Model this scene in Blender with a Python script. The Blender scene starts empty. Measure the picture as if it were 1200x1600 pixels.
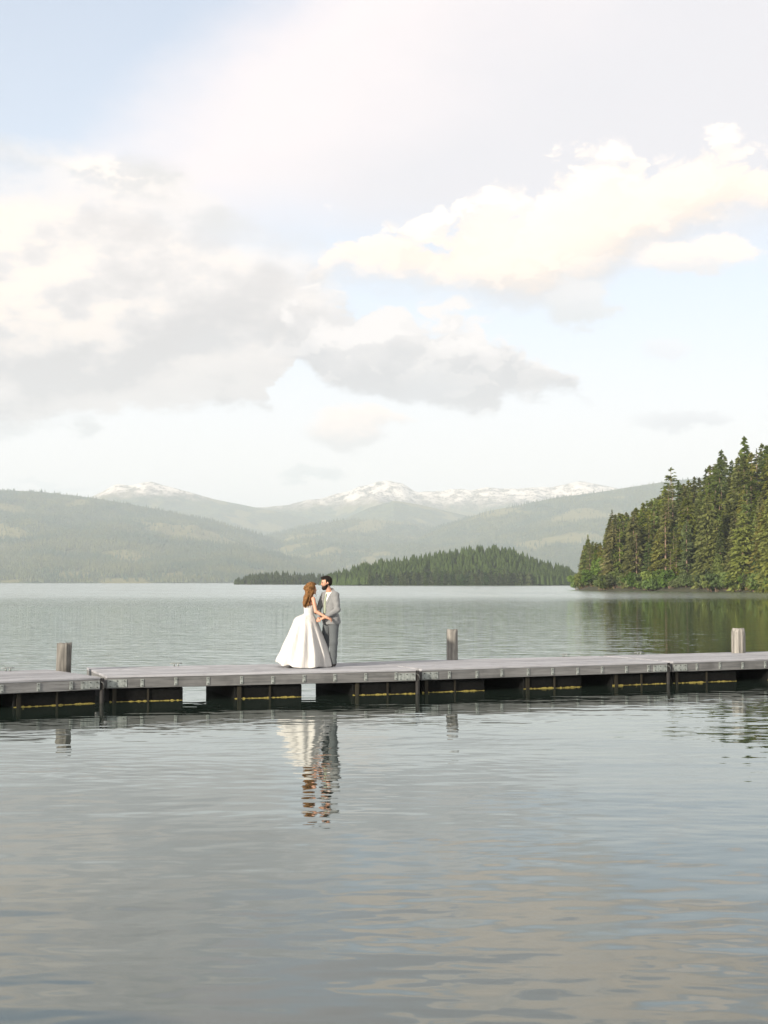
import bpy, math, random
import numpy as np
from mathutils import Vector, Matrix

# ------------------------------------------------------------------ camera, sky, sun, exposure
scene = bpy.context.scene
col = scene.collection
R = math.radians
CAM_H = 2.15
F_PX = 2222.0
PITCH = math.atan(110.0 / F_PX)

cam_data = bpy.data.cameras.new('camera')
cam = bpy.data.objects.new('camera', cam_data)
col.objects.link(cam)
cam.location = (0, 0, CAM_H)
cam.rotation_euler = (math.pi / 2 + PITCH, 0, 0)
cam_data.sensor_fit = 'VERTICAL'
cam_data.sensor_height = 36.0
cam_data.sensor_width = 27.0
cam_data.lens = 50.0
cam_data.clip_start = 0.1
cam_data.clip_end = 60000
cam_data.dof.use_dof = True
cam_data.dof.focus_distance = 28.0
cam_data.dof.aperture_fstop = 5.6
scene.camera = cam

SUN_AZ = R(-137)     # clockwise from +Y (the view): behind the camera, to its left
SUN_EL = R(17)
SUN_STRENGTH = 3.8
SKY_STRENGTH = 0.1

vs = scene.view_settings
vs.view_transform = 'Standard'
vs.look = 'None'
vs.exposure = 0.92
vs.gamma = 1.0
vs.use_curve_mapping = False
cy = scene.cycles
cy.use_denoising = True
try:
    cy.denoiser = 'OPENIMAGEDENOISE'
    cy.denoising_input_passes = 'RGB_ALBEDO_NORMAL'
except Exception:
    pass
cy.max_bounces = 6
cy.diffuse_bounces = 2
cy.glossy_bounces = 3
cy.transmission_bounces = 2
cy.transparent_max_bounces = 8
cy.volume_bounces = 1
cy.sample_clamp_indirect = 6.0


def pix_dir(px, py):
    """world direction of a point of the 1200 x 1600 photograph"""
    cx, cyy = (px - 600) / F_PX, (800 - py) / F_PX
    c, s = math.cos(PITCH), math.sin(PITCH)
    return Vector((cx, c - cyy * s, s + cyy * c))


def on_plane(px, py, z):
    d = pix_dir(px, py)
    k = (z - CAM_H) / d.z
    return Vector((d.x * k, d.y * k, z))


def at_dist(px, py, Y):
    d = pix_dir(px, py)
    return Vector((d.x / d.y * Y, Y, CAM_H + d.z / d.y * Y))


def az_el(px, py):
    d = pix_dir(px, py)
    return math.atan2(d.x, d.y), math.atan2(d.z, math.hypot(d.x, d.y))


class Nodes:
    """small helper to write node trees as expressions"""
    def __init__(self, nt):
        self.nt = nt
        nt.nodes.clear()

    def node(self, kind, **kw):
        n = self.nt.nodes.new(kind)
        for k, v in kw.items():
            setattr(n, k, v)
        return n

    def put(self, sock, v):
        if isinstance(v, (bpy.types.NodeSocket,)):
            self.nt.links.new(v, sock)
        elif v is not None:
            sock.default_value = v

    def m(self, op, a, b=None, c=None, clamp=False):
        n = self.node('ShaderNodeMath', operation=op, use_clamp=clamp)
        for i, v in enumerate((a, b, c)):
            if v is not None:
                self.put(n.inputs[i], v)
        return n.outputs[0]

    def add(self, a, b): return self.m('ADD', a, b)
    def sub(self, a, b): return self.m('SUBTRACT', a, b)
    def mul(self, a, b): return self.m('MULTIPLY', a, b)

    def vm(self, op, a, b=None):
        n = self.node('ShaderNodeVectorMath', operation=op)
        self.put(n.inputs[0], a)
        if b is not None:
            self.put(n.inputs[1], b)
        return n.outputs['Value'] if op in ('LENGTH', 'DOT_PRODUCT') else n.outputs[0]

    def ramp(self, v, a, b, lo=0.0, hi=1.0, smooth=True):
        n = self.node('ShaderNodeMapRange', interpolation_type='SMOOTHSTEP' if smooth else 'LINEAR')
        self.put(n.inputs['Value'], v)
        for k, q in (('From Min', a), ('From Max', b), ('To Min', lo), ('To Max', hi)):
            self.put(n.inputs[k], q)
        return n.outputs['Result']

    def noise(self, vec, scale, detail=3, rough=0.5, dist=0.0, w=None):
        n = self.node('ShaderNodeTexNoise')
        if w is not None:
            n.noise_dimensions = '4D'
            n.inputs['W'].default_value = w
        self.put(n.inputs['Vector'], vec)
        n.inputs['Scale'].default_value = scale
        n.inputs['Detail'].default_value = detail
        n.inputs['Roughness'].default_value = rough
        n.inputs['Distortion'].default_value = dist
        return n.outputs[0], n.outputs[1]

    def mix(self, f, a, b, blend='MIX'):
        n = self.node('ShaderNodeMix', data_type='RGBA', blend_type=blend)
        self.put(n.inputs[0], f)
        for i, v in ((6, a), (7, b)):
            if isinstance(v, (tuple, list)) and len(v) == 3:
                v = (*v, 1)
            self.put(n.inputs[i], v)
        return n.outputs[2]

    def sep(self, v):
        n = self.node('ShaderNodeSeparateXYZ')
        self.put(n.inputs[0], v)
        return n.outputs[0], n.outputs[1], n.outputs[2]

    def comb(self, x, y, z):
        n = self.node('ShaderNodeCombineXYZ')
        for i, v in enumerate((x, y, z)):
            self.put(n.inputs[i], v)
        return n.outputs[0]

    def curve(self, v, pts):
        """pts: (x, y) inside 0..1"""
        n = self.node('ShaderNodeFloatCurve')
        c = n.mapping.curves[0]
        pts = sorted(pts)
        while len(c.points) < len(pts):
            c.points.new(0.5, 0.5)
        for p, (x, y) in zip(c.points, pts):
            p.location = (x, y)
            p.handle_type = 'AUTO_CLAMPED'
        n.mapping.update()
        self.put(n.inputs['Value'], v)
        return n.outputs[0]


def build_world():
    w = bpy.data.worlds.new('World')
    scene.world = w
    w.use_nodes = True
    N = Nodes(w.node_tree)
    out = N.node('ShaderNodeOutputWorld')
    bg = N.node('ShaderNodeBackground')
    bg.inputs['Strength'].default_value = SKY_STRENGTH
    N.nt.links.new(bg.outputs[0], out.inputs['Surface'])
    d = N.node('ShaderNodeTexCoord').outputs['Generated']
    x, y, z = N.sep(d)
    az = N.m('ARCTAN2', x, y)
    el = N.m('ARCSINE', z)
    sky = N.node('ShaderNodeTexSky', sky_type='NISHITA')
    sky.sun_disc = False
    sky.sun_elevation = SUN_EL
    sky.sun_rotation = SUN_AZ
    sky.altitude = 750
    sky.air_density = 1.0
    sky.dust_density = 1.0
    sky.ozone_density = 1.0
    G = 0.70 / SKY_STRENGTH

    def c(r, g, b):
        lin = lambda q: ((q / 255 + 0.055) / 1.055) ** 2.4
        # the haze in front of the sky flattens it, so the clouds themselves carry more contrast
        return tuple(max(0.02, 0.885 + 1.5 * (lin(q) - 0.885)) * G for q in (r, g, b))

    def w(r, g, b):
        return tuple(q * G / 1.22 for q in (r, g, b))

    # clear air: the sky texture, whitened towards the horizon and by thin high cloud
    base = N.vm('MULTIPLY', sky.outputs[0], (1.10, 1.00, 0.98))
    thin = N.curve(N.ramp(el, 0.0, 1.2, smooth=False),
                   [(0.0, 0.98), (0.08, 0.95), (0.14, 0.78), (0.2, 0.62), (0.3, 0.50), (0.42, 0.40), (0.6, 0.25), (1.0, 0.2)])
    base = N.mix(thin, base, N.mix(N.ramp(el, 0.04, 0.22), w(1.12, 1.045, 0.985), w(0.89, 0.95, 1.04)))

    flat = N.vm('MULTIPLY', d, (1.0, 1.0, 1.9))
    n1, n1c = N.noise(flat, 8.5, 6, 0.56)
    n2, n2c = N.noise(flat, 30.0, 5, 0.62)
    n3, n3c = N.noise(N.vm('MULTIPLY', d, (1.0, 1.0, 2.6)), 5.5, 4, 0.5, w=3.0)
    ca, cb, cc = N.sep(n1c)
    da, db, dc = N.sep(n2c)

    def puffs(vec, scale):
        v = N.node('ShaderNodeTexVoronoi', feature='F1', voronoi_dimensions='2D')
        N.put(v.inputs['Vector'], vec)
        v.inputs['Scale'].default_value = scale
        v.inputs['Detail'].default_value = 2.0
        v.inputs['Roughness'].default_value = 0.55
        v.inputs['Lacunarity'].default_value = 2.2
        return v.outputs['Distance']

    warp = N.vm('ADD', N.comb(az, N.mul(el, 1.5), 0.0), N.vm('MULTIPLY', N.vm('SUBTRACT', n2c, (0.5, 0.5, 0.5)), (0.05, 0.05, 0.0)))
    pf = puffs(warp, 20.0)
    pf2 = puffs(N.vm('ADD', warp, (-0.008, 0.014, 0.0)), 20.0)
    wob_a = N.add(N.mul(N.sub(ca, 0.5), 0.06), N.mul(N.sub(da, 0.5), 0.04))
    wob_e = N.add(N.mul(N.sub(cb, 0.5), 0.035), N.mul(N.sub(db, 0.5), 0.028))
    azp = N.add(az, wob_a)
    elp = N.add(el, wob_e)
    # heaped cloud: rounded heads pushed out by the puffs
    elq = N.add(N.add(el, N.mul(N.sub(cb, 0.5), 0.015)), N.mul(N.sub(pf, 0.52), 0.036))
    elb = N.add(el, N.add(N.mul(N.sub(cb, 0.5), 0.025), N.mul(N.sub(db, 0.5), 0.035)))
    u = N.ramp(azp, -0.32, 0.32, smooth=False)
    uq = N.ramp(N.add(az, N.mul(N.sub(ca, 0.5), 0.03)), -0.32, 0.32, smooth=False)

    def pts(lst):
        o = []
        for px, py in lst:
            a, e = az_el(px, py)
            o.append((min(1, max(0, (a + 0.32) / 0.64)), e / 0.5))
        return o

    def edge(lst, uu):
        return N.mul(N.curve(uu, pts(lst)), 0.5)

    fade = N.ramp(N.m('ABSOLUTE', az), 0.42, 0.75, 1.0, 0.0)

    def bank(top, bot, wt, wb, uu=None, ee=None, eb=None):
        uu = uu or u
        ee = ee or elp
        T, B = edge(top, uu), edge(bot, uu)
        up = N.sub(T, ee)
        dn = N.sub(eb or ee, B)
        mask = N.mul(N.ramp(up, 0.0, wt), N.ramp(dn, 0.0, wb))
        thick = N.m('MAXIMUM', N.sub(T, B), 0.004)
        t = N.m('DIVIDE', dn, thick, clamp=True)          # 0 at the base, 1 at the top
        return N.mul(mask, fade), t

    # relief: cloud density against itself a little nearer the sun (up and to the left)
    n1b, _ = N.noise(N.vm('ADD', flat, (-0.016, 0.0, 0.024)), 8.5, 6, 0.56)
    relief = N.ramp(N.sub(n1, n1b), -0.11, 0.11, 0.0, 1.0)
    heap = N.ramp(N.sub(pf2, pf), -0.10, 0.12, 0.0, 1.0)

    # high soft veil across the upper half of the frame, its near edge running up to the right
    diag = N.add(N.sub(N.mul(azp, 0.95), N.mul(el, 1.0)), N.mul(N.sub(n3, 0.5), 0.05))
    veil = N.mul(N.ramp(diag, -0.53, -0.40), N.ramp(N.add(el, N.mul(N.sub(n3, 0.5), 0.1)), 0.20, 0.29))
    veil = N.mul(veil, N.ramp(az, 0.5, 1.0, 1.0, 0.35))
    vcol = N.mix(N.ramp(N.add(diag, N.mul(n3, 0.2)), -0.36, -0.08), c(238, 231, 230), c(224, 222, 224))
    colr = N.mix(N.mul(veil, 0.96), base, vcol)

    # the left bank: one wide mass, lighter in its middle, a flat grey base
    m3, t3 = bank([(-90, 215), (0, 225), (100, 235), (190, 245), (270, 270), (330, 300), (400, 325), (470, 345), (515, 400), (540, 470), (550, 560), (565, 640), (700, 760)],
                  [(-90, 690), (0, 672), (70, 660), (150, 652), (185, 650), (300, 648), (420, 652), (440, 600), (465, 545), (500, 520), (540, 560), (560, 620), (565, 600), (700, 600)],
                  0.045, 0.010, None, None, elb)
    tone = N.curve(N.ramp(N.add(el, N.mul(wob_e, 0.9)), 0.08, 0.36, smooth=False),
                   [(0.0, 0.12), (0.10, 0.02), (0.22, 0.10), (0.34, 0.34), (0.50, 0.60), (0.66, 0.66), (0.78, 0.50), (0.9, 0.62), (1.0, 0.75)])
    tone = N.add(tone, N.add(N.mul(N.sub(relief, 0.5), 0.60), N.add(N.mul(N.sub(n3, 0.5), 0.55), N.mul(N.sub(n2, 0.5), 0.40))))
    g3 = N.mix(N.m('MULTIPLY', tone, 1.0, clamp=True), c(211, 208, 207), c(241, 235, 231))
    litx = N.ramp(N.add(az, N.mul(N.sub(n3, 0.5), 0.3)), -0.27, -0.06, 1.0, 0.15)
    lit3 = N.mul(N.mul(N.ramp(N.add(N.mul(relief, 0.6), N.mul(n3, 0.9)), 0.66, 1.10), N.ramp(el, 0.13, 0.20)), litx)
    c3 = N.mix(N.mul(lit3, 0.85), g3, w(1.16, 0.98, 0.82))
    colr = N.mix(N.mul(m3, N.ramp(n1, 0.20, 0.42, 0.85, 0.98)), colr, c3)

    # a long grey roll along the top of the left bank
    m5, t5 = bank([(-90, 178), (0, 196), (120, 208), (220, 230), (300, 265), (370, 310), (430, 355), (480, 378), (520, 430), (700, 520)],
                  [(-90, 270), (0, 285), (100, 310), (200, 350), (280, 376), (340, 384), (420, 384), (470, 385), (520, 425), (700, 482)], 0.020, 0.030)
    hl = N.mul(N.ramp(N.m('ABSOLUTE', N.sub(elp, 0.280)), 0.0, 0.018, 1.0, 0.0), N.ramp(relief, 0.30, 0.70))
    hl = N.mul(hl, N.ramp(N.m('ABSOLUTE', N.add(az, 0.19)), 0.01, 0.05, 1.0, 0.0))
    c5 = N.mix(N.ramp(N.add(n2, N.mul(relief, 0.4)), 0.45, 0.95), c(219, 217, 215), c(235, 230, 227))
    c5 = N.mix(N.mul(hl, 0.9), c5, c(255, 245, 234))
    colr = N.mix(N.mul(m5, 0.85), colr, c5)

    # ragged scud hanging under the left bank
    m6, t6 = bank([(-90, 640), (0, 640), (80, 645), (150, 640), (185, 660), (205, 720), (300, 760), (700, 760)],
                  [(-90, 705), (0, 695), (30, 680), (80, 672), (120, 690), (150, 700), (185, 680), (205, 700), (300, 700), (700, 700)], 0.012, 0.010)
    colr = N.mix(N.mul(m6, N.ramp(n2, 0.38, 0.56)), colr, c(221, 220, 219))

    # the middle grey bank under the bright cumulus
    m2, t2 = bank([(350, 720), (420, 520), (470, 450), (520, 440), (590, 448), (660, 452), (730, 470), (800, 498), (850, 535), (900, 562), (935, 600), (965, 660), (1000, 720), (1300, 760)],
                  [(350, 600), (430, 560), (470, 580), (500, 612), (560, 632), (640, 638), (700, 645), (770, 650), (800, 622), (880, 622), (935, 636), (965, 630), (1000, 640), (1300, 640)],
                  0.012, 0.010, uq, N.add(elq, N.mul(N.sub(db, 0.5), 0.012)), elb)
    tone2 = N.add(N.ramp(t2, 0.05, 0.95), N.add(N.mul(N.sub(heap, 0.5), 0.35), N.mul(N.sub(relief, 0.5), 0.5)))
    g2 = N.mix(N.m('MULTIPLY', tone2, 1.0, clamp=True), c(209, 207, 207), c(237, 232, 229))
    colr = N.mix(N.mul(m2, N.ramp(n1, 0.25, 0.48, 0.80, 0.97)), colr, g2)

    # the sunlit cumulus: two heaps rising to the right, with a grey tail below
    m1, t1 = bank([(300, 470), (440, 460), (485, 380), (520, 338), (600, 322), (680, 318), (730, 285), (765, 262), (830, 262), (860, 238), (910, 216), (960, 208), (1010, 216), (1070, 204), (1140, 200), (1200, 210), (1300, 220)],
                  [(300, 440), (440, 430), (490, 450), (530, 462), (620, 478), (710, 495), (790, 512), (850, 512), (910, 490), (960, 455), (1010, 425), (1100, 388), (1200, 368), (1300, 360)],
                  0.013, 0.032, uq, elq, elb)
    lit1 = N.add(N.ramp(t1, 0.16, 0.60), N.add(N.mul(N.sub(heap, 0.55), 0.45), N.mul(N.sub(relief, 0.5), 0.35)))
    g1 = N.mix(N.m('MULTIPLY', lit1, 1.0, clamp=True), c(216, 214, 214), w(1.22, 1.08, 0.97))
    g1 = N.mix(N.mul(N.mul(N.ramp(t1, 0.15, 0.4), N.ramp(t1, 0.4, 0.9, 1.0, 0.0)), 0.6), g1, w(1.26, 0.99, 0.76))
    colr = N.mix(N.mul(m1, N.ramp(n1, 0.2, 0.42, 0.8, 0.98)), colr, g1)

    # small scraps of cloud
    def scrap(cx, cy_, rx, ry, ca_, cb_, op):
        nonlocal colr
        a, e = az_el(cx, cy_)
        q = N.vm('MULTIPLY', N.vm('SUBTRACT', N.comb(azp, elp, 0.0), (a, e, 0.0)), (F_PX / rx, F_PX / ry, 0.0))
        ln = N.vm('LENGTH', q)
        mk = N.ramp(N.add(ln, N.mul(N.sub(n2, 0.5), 1.2)), 0.55, 1.05, 1.0, 0.0)
        cc_ = N.mix(N.ramp(N.sep(q)[1], -0.6, 0.5), ca_, cb_)
        colr = N.mix(N.mul(mk, op), colr, cc_)

    scrap(1085, 400, 105, 36, c(226, 224, 224), c(254, 240, 229), 0.95)
    scrap(540, 672, 76, 34, c(224, 221, 219), c(248, 236, 228), 0.95)
    scrap(1065, 655, 85, 22, c(222, 221, 222), c(228, 227, 228), 0.9)
    scrap(905, 475, 70, 45, c(219, 219, 219), c(229, 227, 226), 0.9)
    scrap(492, 742, 55, 13, c(221, 221, 219), c(226, 225, 223), 0.9)
    scrap(90, 760, 70, 8, c(226, 226, 224), c(228, 227, 225), 0.6)
    scrap(1040, 545, 40, 22, c(228, 227, 229), c(232, 231, 232), 0.7)

    # broken cloud goes on beyond the frame, thickened overhead for more ambient light
    gm = N.mul(N.ramp(N.add(n1, N.mul(n3, 0.4)), 0.58, 0.76), N.sub(1.0, fade))
    gm = N.m('MAXIMUM', gm, N.mul(N.ramp(N.add(n1, N.mul(n3, 0.4)), 0.47, 0.66), N.ramp(el, 0.46, 0.75)))
    gm = N.mul(gm, N.ramp(el, -0.02, 0.06))
    gcol = N.mix(relief, c(216, 215, 214), c(254, 243, 233))
    colr = N.mix(N.mul(gm, 0.9), colr, gcol)
    colr = N.mix(N.ramp(el, -0.10, -0.005, 1.0, 0.0), colr, c(120, 130, 130))
    N.nt.links.new(colr, bg.inputs['Color'])
    try:
        w.cycles.sampling_method = 'MANUAL'
        w.cycles.sample_map_resolution = 512
    except Exception:
        pass


build_world()
sun_d = bpy.data.lights.new('sun', 'SUN')
sun_d.energy = SUN_STRENGTH
sun_d.angle = R(2.0)
sun_d.color = (1.0, 0.87, 0.72)
sun = bpy.data.objects.new('sun', sun_d)
col.objects.link(sun)
to_sun = Vector((math.sin(SUN_AZ) * math.cos(SUN_EL), math.cos(SUN_AZ) * math.cos(SUN_EL), math.sin(SUN_EL)))
sun.rotation_euler = to_sun.to_track_quat('Z', 'Y').to_euler()
sun.location = to_sun * 100

# ------------------------------------------------------------------ mesh and material helpers
rng = np.random.default_rng(7)
random.seed(7)


def lin(r, g, b):
    return tuple(((q / 255 + 0.055) / 1.055) ** 2.4 if q > 10 else q / 255 / 12.92 for q in (r, g, b))


def new_mesh(name, verts, faces, smooth=False):
    me = bpy.data.meshes.new(name)
    v = np.asarray(verts, dtype=np.float32).reshape(-1, 3)
    if isinstance(faces, np.ndarray):
        nf, k = faces.shape
        me.vertices.add(len(v))
        me.vertices.foreach_set('co', v.ravel())
        me.loops.add(nf * k)
        me.loops.foreach_set('vertex_index', faces.astype(np.int32).ravel())
        me.polygons.add(nf)
        me.polygons.foreach_set('loop_start', np.arange(0, nf * k, k, dtype=np.int32))
        me.update(calc_edges=True)
    else:
        me.from_pydata([tuple(map(float, q)) for q in v], [], faces)
        me.update()
    if smooth:
        me.polygons.foreach_set('use_smooth', np.ones(len(me.polygons), dtype=bool))
    return me


def link(name, me, mat=None, parent=None, loc=(0, 0, 0), rz=0.0):
    o = bpy.data.objects.new(name, me)
    if mat is not None and me is not None and len(me.materials) == 0:
        me.materials.append(mat)
    o.location = loc
    o.rotation_euler = (0, 0, rz)
    if parent is not None:
        o.parent = parent
    col.objects.link(o)
    return o


def tag(o, label=None, cat=None, group=None, kind=None):
    if label: o['label'] = label
    if cat: o['category'] = cat
    if group: o['group'] = group
    if kind: o['kind'] = kind
    return o


class MB:
    """collects boxes, tubes and rings for one mesh"""
    def __init__(self):
        self.v, self.f = [], []

    def box(self, x0, x1, y0, y1, z0, z1, M=None):
        b = len(self.v)
        for p in ((x0, y0, z0), (x1, y0, z0), (x1, y1, z0), (x0, y1, z0), (x0, y0, z1), (x1, y0, z1), (x1, y1, z1), (x0, y1, z1)):
            self.v.append(tuple(M @ Vector(p)) if M else p)
        for q in ((3, 2, 1, 0), (4, 5, 6, 7), (0, 1, 5, 4), (1, 2, 6, 5), (2, 3, 7, 6), (3, 0, 4, 7)):
            self.f.append(tuple(b + i for i in q))
        return self

    def tube(self, pts, radii, n=6, cap=True):
        pts = [Vector(p) for p in pts]
        b0 = len(self.v)
        for i, p in enumerate(pts):
            t = (pts[min(i + 1, len(pts) - 1)] - pts[max(i - 1, 0)]).normalized()
            a = t.cross(Vector((0.31, 0.2, 0.93)) if abs(t.z) < 0.9 else Vector((1, 0, 0))).normalized()
            c = t.cross(a)
            r = radii[i] if hasattr(radii, '__len__') else radii
            for k in range(n):
                w = 2 * math.pi * k / n
                self.v.append(tuple(p + a * (r * math.cos(w)) + c * (r * math.sin(w))))
        for i in range(len(pts) - 1):
            for k in range(n):
                k2 = (k + 1) % n
                self.f.append((b0 + i * n + k, b0 + i * n + k2, b0 + (i + 1) * n + k2, b0 + (i + 1) * n + k))
        if cap:
            self.f.append(tuple(b0 + k for k in reversed(range(n))))
            e = b0 + (len(pts) - 1) * n
            self.f.append(tuple(e + k for k in range(n)))
        return self

    def build(self, name, mat, parent=None, smooth=False, loc=(0, 0, 0), rz=0.0):
        return link(name, new_mesh(name, self.v, self.f, smooth), mat, parent, loc, rz)


def bevel(o, w=0.006, seg=2):
    m = o.modifiers.new('bevel', 'BEVEL')
    m.width = w
    m.segments = seg
    m.limit_method = 'ANGLE'
    return o


def material(name, build):
    m = bpy.data.materials.new(name)
    m.use_nodes = True
    N = Nodes(m.node_tree)
    out = N.node('ShaderNodeOutputMaterial')
    p = N.node('ShaderNodeBsdfPrincipled')
    N.nt.links.new(p.outputs[0], out.inputs['Surface'])
    build(N, p, out)
    return m


def bump(N, p, h, dist=0.01, strength=0.6):
    b = N.node('ShaderNodeBump')
    b.inputs['Strength'].default_value = strength
    b.inputs['Distance'].default_value = dist
    N.put(b.inputs['Height'], h)
    N.nt.links.new(b.outputs[0], p.inputs['Normal'])


def obj_rand(N):
    return N.node('ShaderNodeObjectInfo').outputs['Random']


def obj_pos(N):
    return N.node('ShaderNodeTexCoord').outputs['Object']


def world_pos(N):
    return N.node('ShaderNodeNewGeometry').outputs['Position']


# vectorised gradient noise for the terrain
_perm = rng.permutation(512)
_ang = rng.uniform(0, 2 * math.pi, 512)


def perlin(x, y):
    xi, yi = np.floor(x).astype(int), np.floor(y).astype(int)
    xf, yf = x - xi, y - yi
    u = xf * xf * xf * (xf * (xf * 6 - 15) + 10)
    v = yf * yf * yf * (yf * (yf * 6 - 15) + 10)

    def g(ix, iy, fx, fy):
        h = _ang[_perm[(_perm[ix % 512] + iy) % 512]]
        return np.cos(h) * fx + np.sin(h) * fy
    a = g(xi, yi, xf, yf)
    b = g(xi + 1, yi, xf - 1, yf)
    c = g(xi, yi + 1, xf, yf - 1)
    d = g(xi + 1, yi + 1, xf - 1, yf - 1)
    return (a * (1 - u) + b * u) * (1 - v) + (c * (1 - u) + d * u) * v


def fbm(x, y, oct=5, gain=0.5, ridged=False):
    s, a, f = 0, 1.0, 1.0
    for i in range(oct):
        n = perlin(x * f + 17.3 * i, y * f - 9.1 * i)
        s = s + a * ((0.5 - np.abs(n) * 2) if ridged else n)
        a *= gain
        f *= 2.03
    return s

# ------------------------------------------------------------------ the setting: lake
def lake_mat(N, p, out):
    N.nt.nodes.remove(p)
    P = world_pos(N)
    X, Y, Z = N.sep(P)
    big, _ = N.noise(N.vm('MULTIPLY', P, (0.02, 0.05, 0.0)), 1.0, 2, 0.5)
    patch, _ = N.noise(N.vm('MULTIPLY', P, (0.10, 0.22, 0.0)), 1.0, 2, 0.5)
    # the water inside the dock is sheltered, the open lake is ruffled, the lee of the headland calmer
    yy = N.add(Y, N.mul(N.sub(big, 0.5), 18.0))
    open_ = N.ramp(yy, 22.0, 40.0)
    far = N.ramp(yy, 60.0, 190.0)
    lee = N.mul(N.ramp(N.sub(X, N.mul(Y, 0.125)), -3.0, 4.0), N.ramp(N.add(Y, N.mul(N.sub(patch, 0.5), 70.0)), 140.0, 200.0, 1.0, 0.0))
    rough = N.add(N.mul(open_, 1.0), N.mul(far, 0.8))
    rough = N.mul(rough, N.sub(1.0, N.mul(lee, 0.72)))
    rough = N.mul(rough, N.ramp(big, 0.35, 0.65, 0.7, 1.3))

    def slopes(sx, sy, rot, amp, eps, detail, w):
        mp = N.node('ShaderNodeMapping')
        mp.inputs['Rotation'].default_value = (0, 0, rot)
        mp.inputs['Scale'].default_value = (sx, sy, 1)
        N.put(mp.inputs['Vector'], P)
        q = mp.outputs[0]
        h0, _ = N.noise(q, 1.0, detail, 0.45, w=w)
        hx, _ = N.noise(N.vm('ADD', q, (eps, 0, 0)), 1.0, detail, 0.45, w=w)
        hy, _ = N.noise(N.vm('ADD', q, (0, eps, 0)), 1.0, detail, 0.45, w=w)
        k = amp / eps
        return N.mul(N.sub(hx, h0), k * sx / sy), N.mul(N.sub(hy, h0), k)

    a = slopes(0.28, 0.62, R(8), 0.011, 0.05, 0.0, 1.0)        # slow swell
    b = slopes(1.4, 2.4, R(-10), 0.021, 0.06, 1.4, 4.0)        # ripples
    c = slopes(3.0, 6.0, R(16), 0.015, 0.10, 0.6, 9.0)         # fine ripple in patches
    d = slopes(0.9, 2.3, R(3), 0.085, 0.06, 1.0, 14.0)         # wind waves of the open lake
    e = slopes(6.5, 12.0, R(-22), 0.013, 0.10, 0.0, 21.0)      # cat's-paws
    paws, _ = N.noise(N.vm('MULTIPLY', P, (0.16, 0.35, 0.0)), 1.0, 3, 0.6, w=6.0)
    pw = N.ramp(paws, 0.46, 0.62, 0.0, 1.3)
    fine = N.ramp(patch, 0.40, 0.62, 0.12, 1.5)
    near = N.ramp(Y, 7.0, 17.0, 1.9, 1.0)
    sx = N.add(N.add(N.mul(N.add(a[0], b[0]), near), N.add(N.mul(c[0], fine), N.mul(e[0], pw))), N.mul(d[0], rough))
    sy = N.add(N.add(N.mul(N.add(a[1], b[1]), near), N.add(N.mul(c[1], fine), N.mul(e[1], pw))), N.mul(d[1], rough))
    nrm = N.vm('NORMALIZE', N.comb(N.mul(sx, -1.0), N.mul(sy, -1.0), 1.0))
    gl = N.node('ShaderNodeBsdfGlossy')
    N.put(gl.inputs['Roughness'], N.add(0.008, N.mul(N.mul(N.ramp(yy, 55.0, 260.0), N.sub(1.0, lee)), 0.15)))
    gl.inputs['Color'].default_value = (0.945, 0.985, 0.965, 1)
    df = N.node('ShaderNodeBsdfDiffuse')
    df.inputs['Color'].default_value = (0.014, 0.023, 0.018, 1)
    fr = N.node('ShaderNodeFresnel')
    fr.inputs['IOR'].default_value = 1.85
    mx = N.node('ShaderNodeMixShader')
    for n in (gl, fr):
        N.put(n.inputs['Normal'], nrm)
    N.put(mx.inputs[0], fr.outputs[0])
    N.nt.links.new(df.outputs[0], mx.inputs[1])
    N.nt.links.new(gl.outputs[0], mx.inputs[2])
    N.nt.links.new(mx.outputs[0], out.inputs['Surface'])


LAKE = material('lake water', lake_mat)
xs = np.array([-9900, -2000, -400, -80, 0, 80, 400, 2000, 9900.0])
ys = np.array([-450, -60, 0, 60, 200, 800, 3000, 8000, 16400.0])
gx, gy = np.meshgrid(xs, ys, indexing='ij')
lv = np.stack([gx, gy, 0 * gx], -1).reshape(-1, 3)
nyl = len(ys)
lf = np.array([(i * nyl + j, (i + 1) * nyl + j, (i + 1) * nyl + j + 1, i * nyl + j + 1) for i in range(len(xs) - 1) for j in range(nyl - 1)])
tag(link('lake', new_mesh('lake', lv, lf), LAKE), 'calm rippled grey lake reflecting the clouds', kind='structure')


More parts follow.
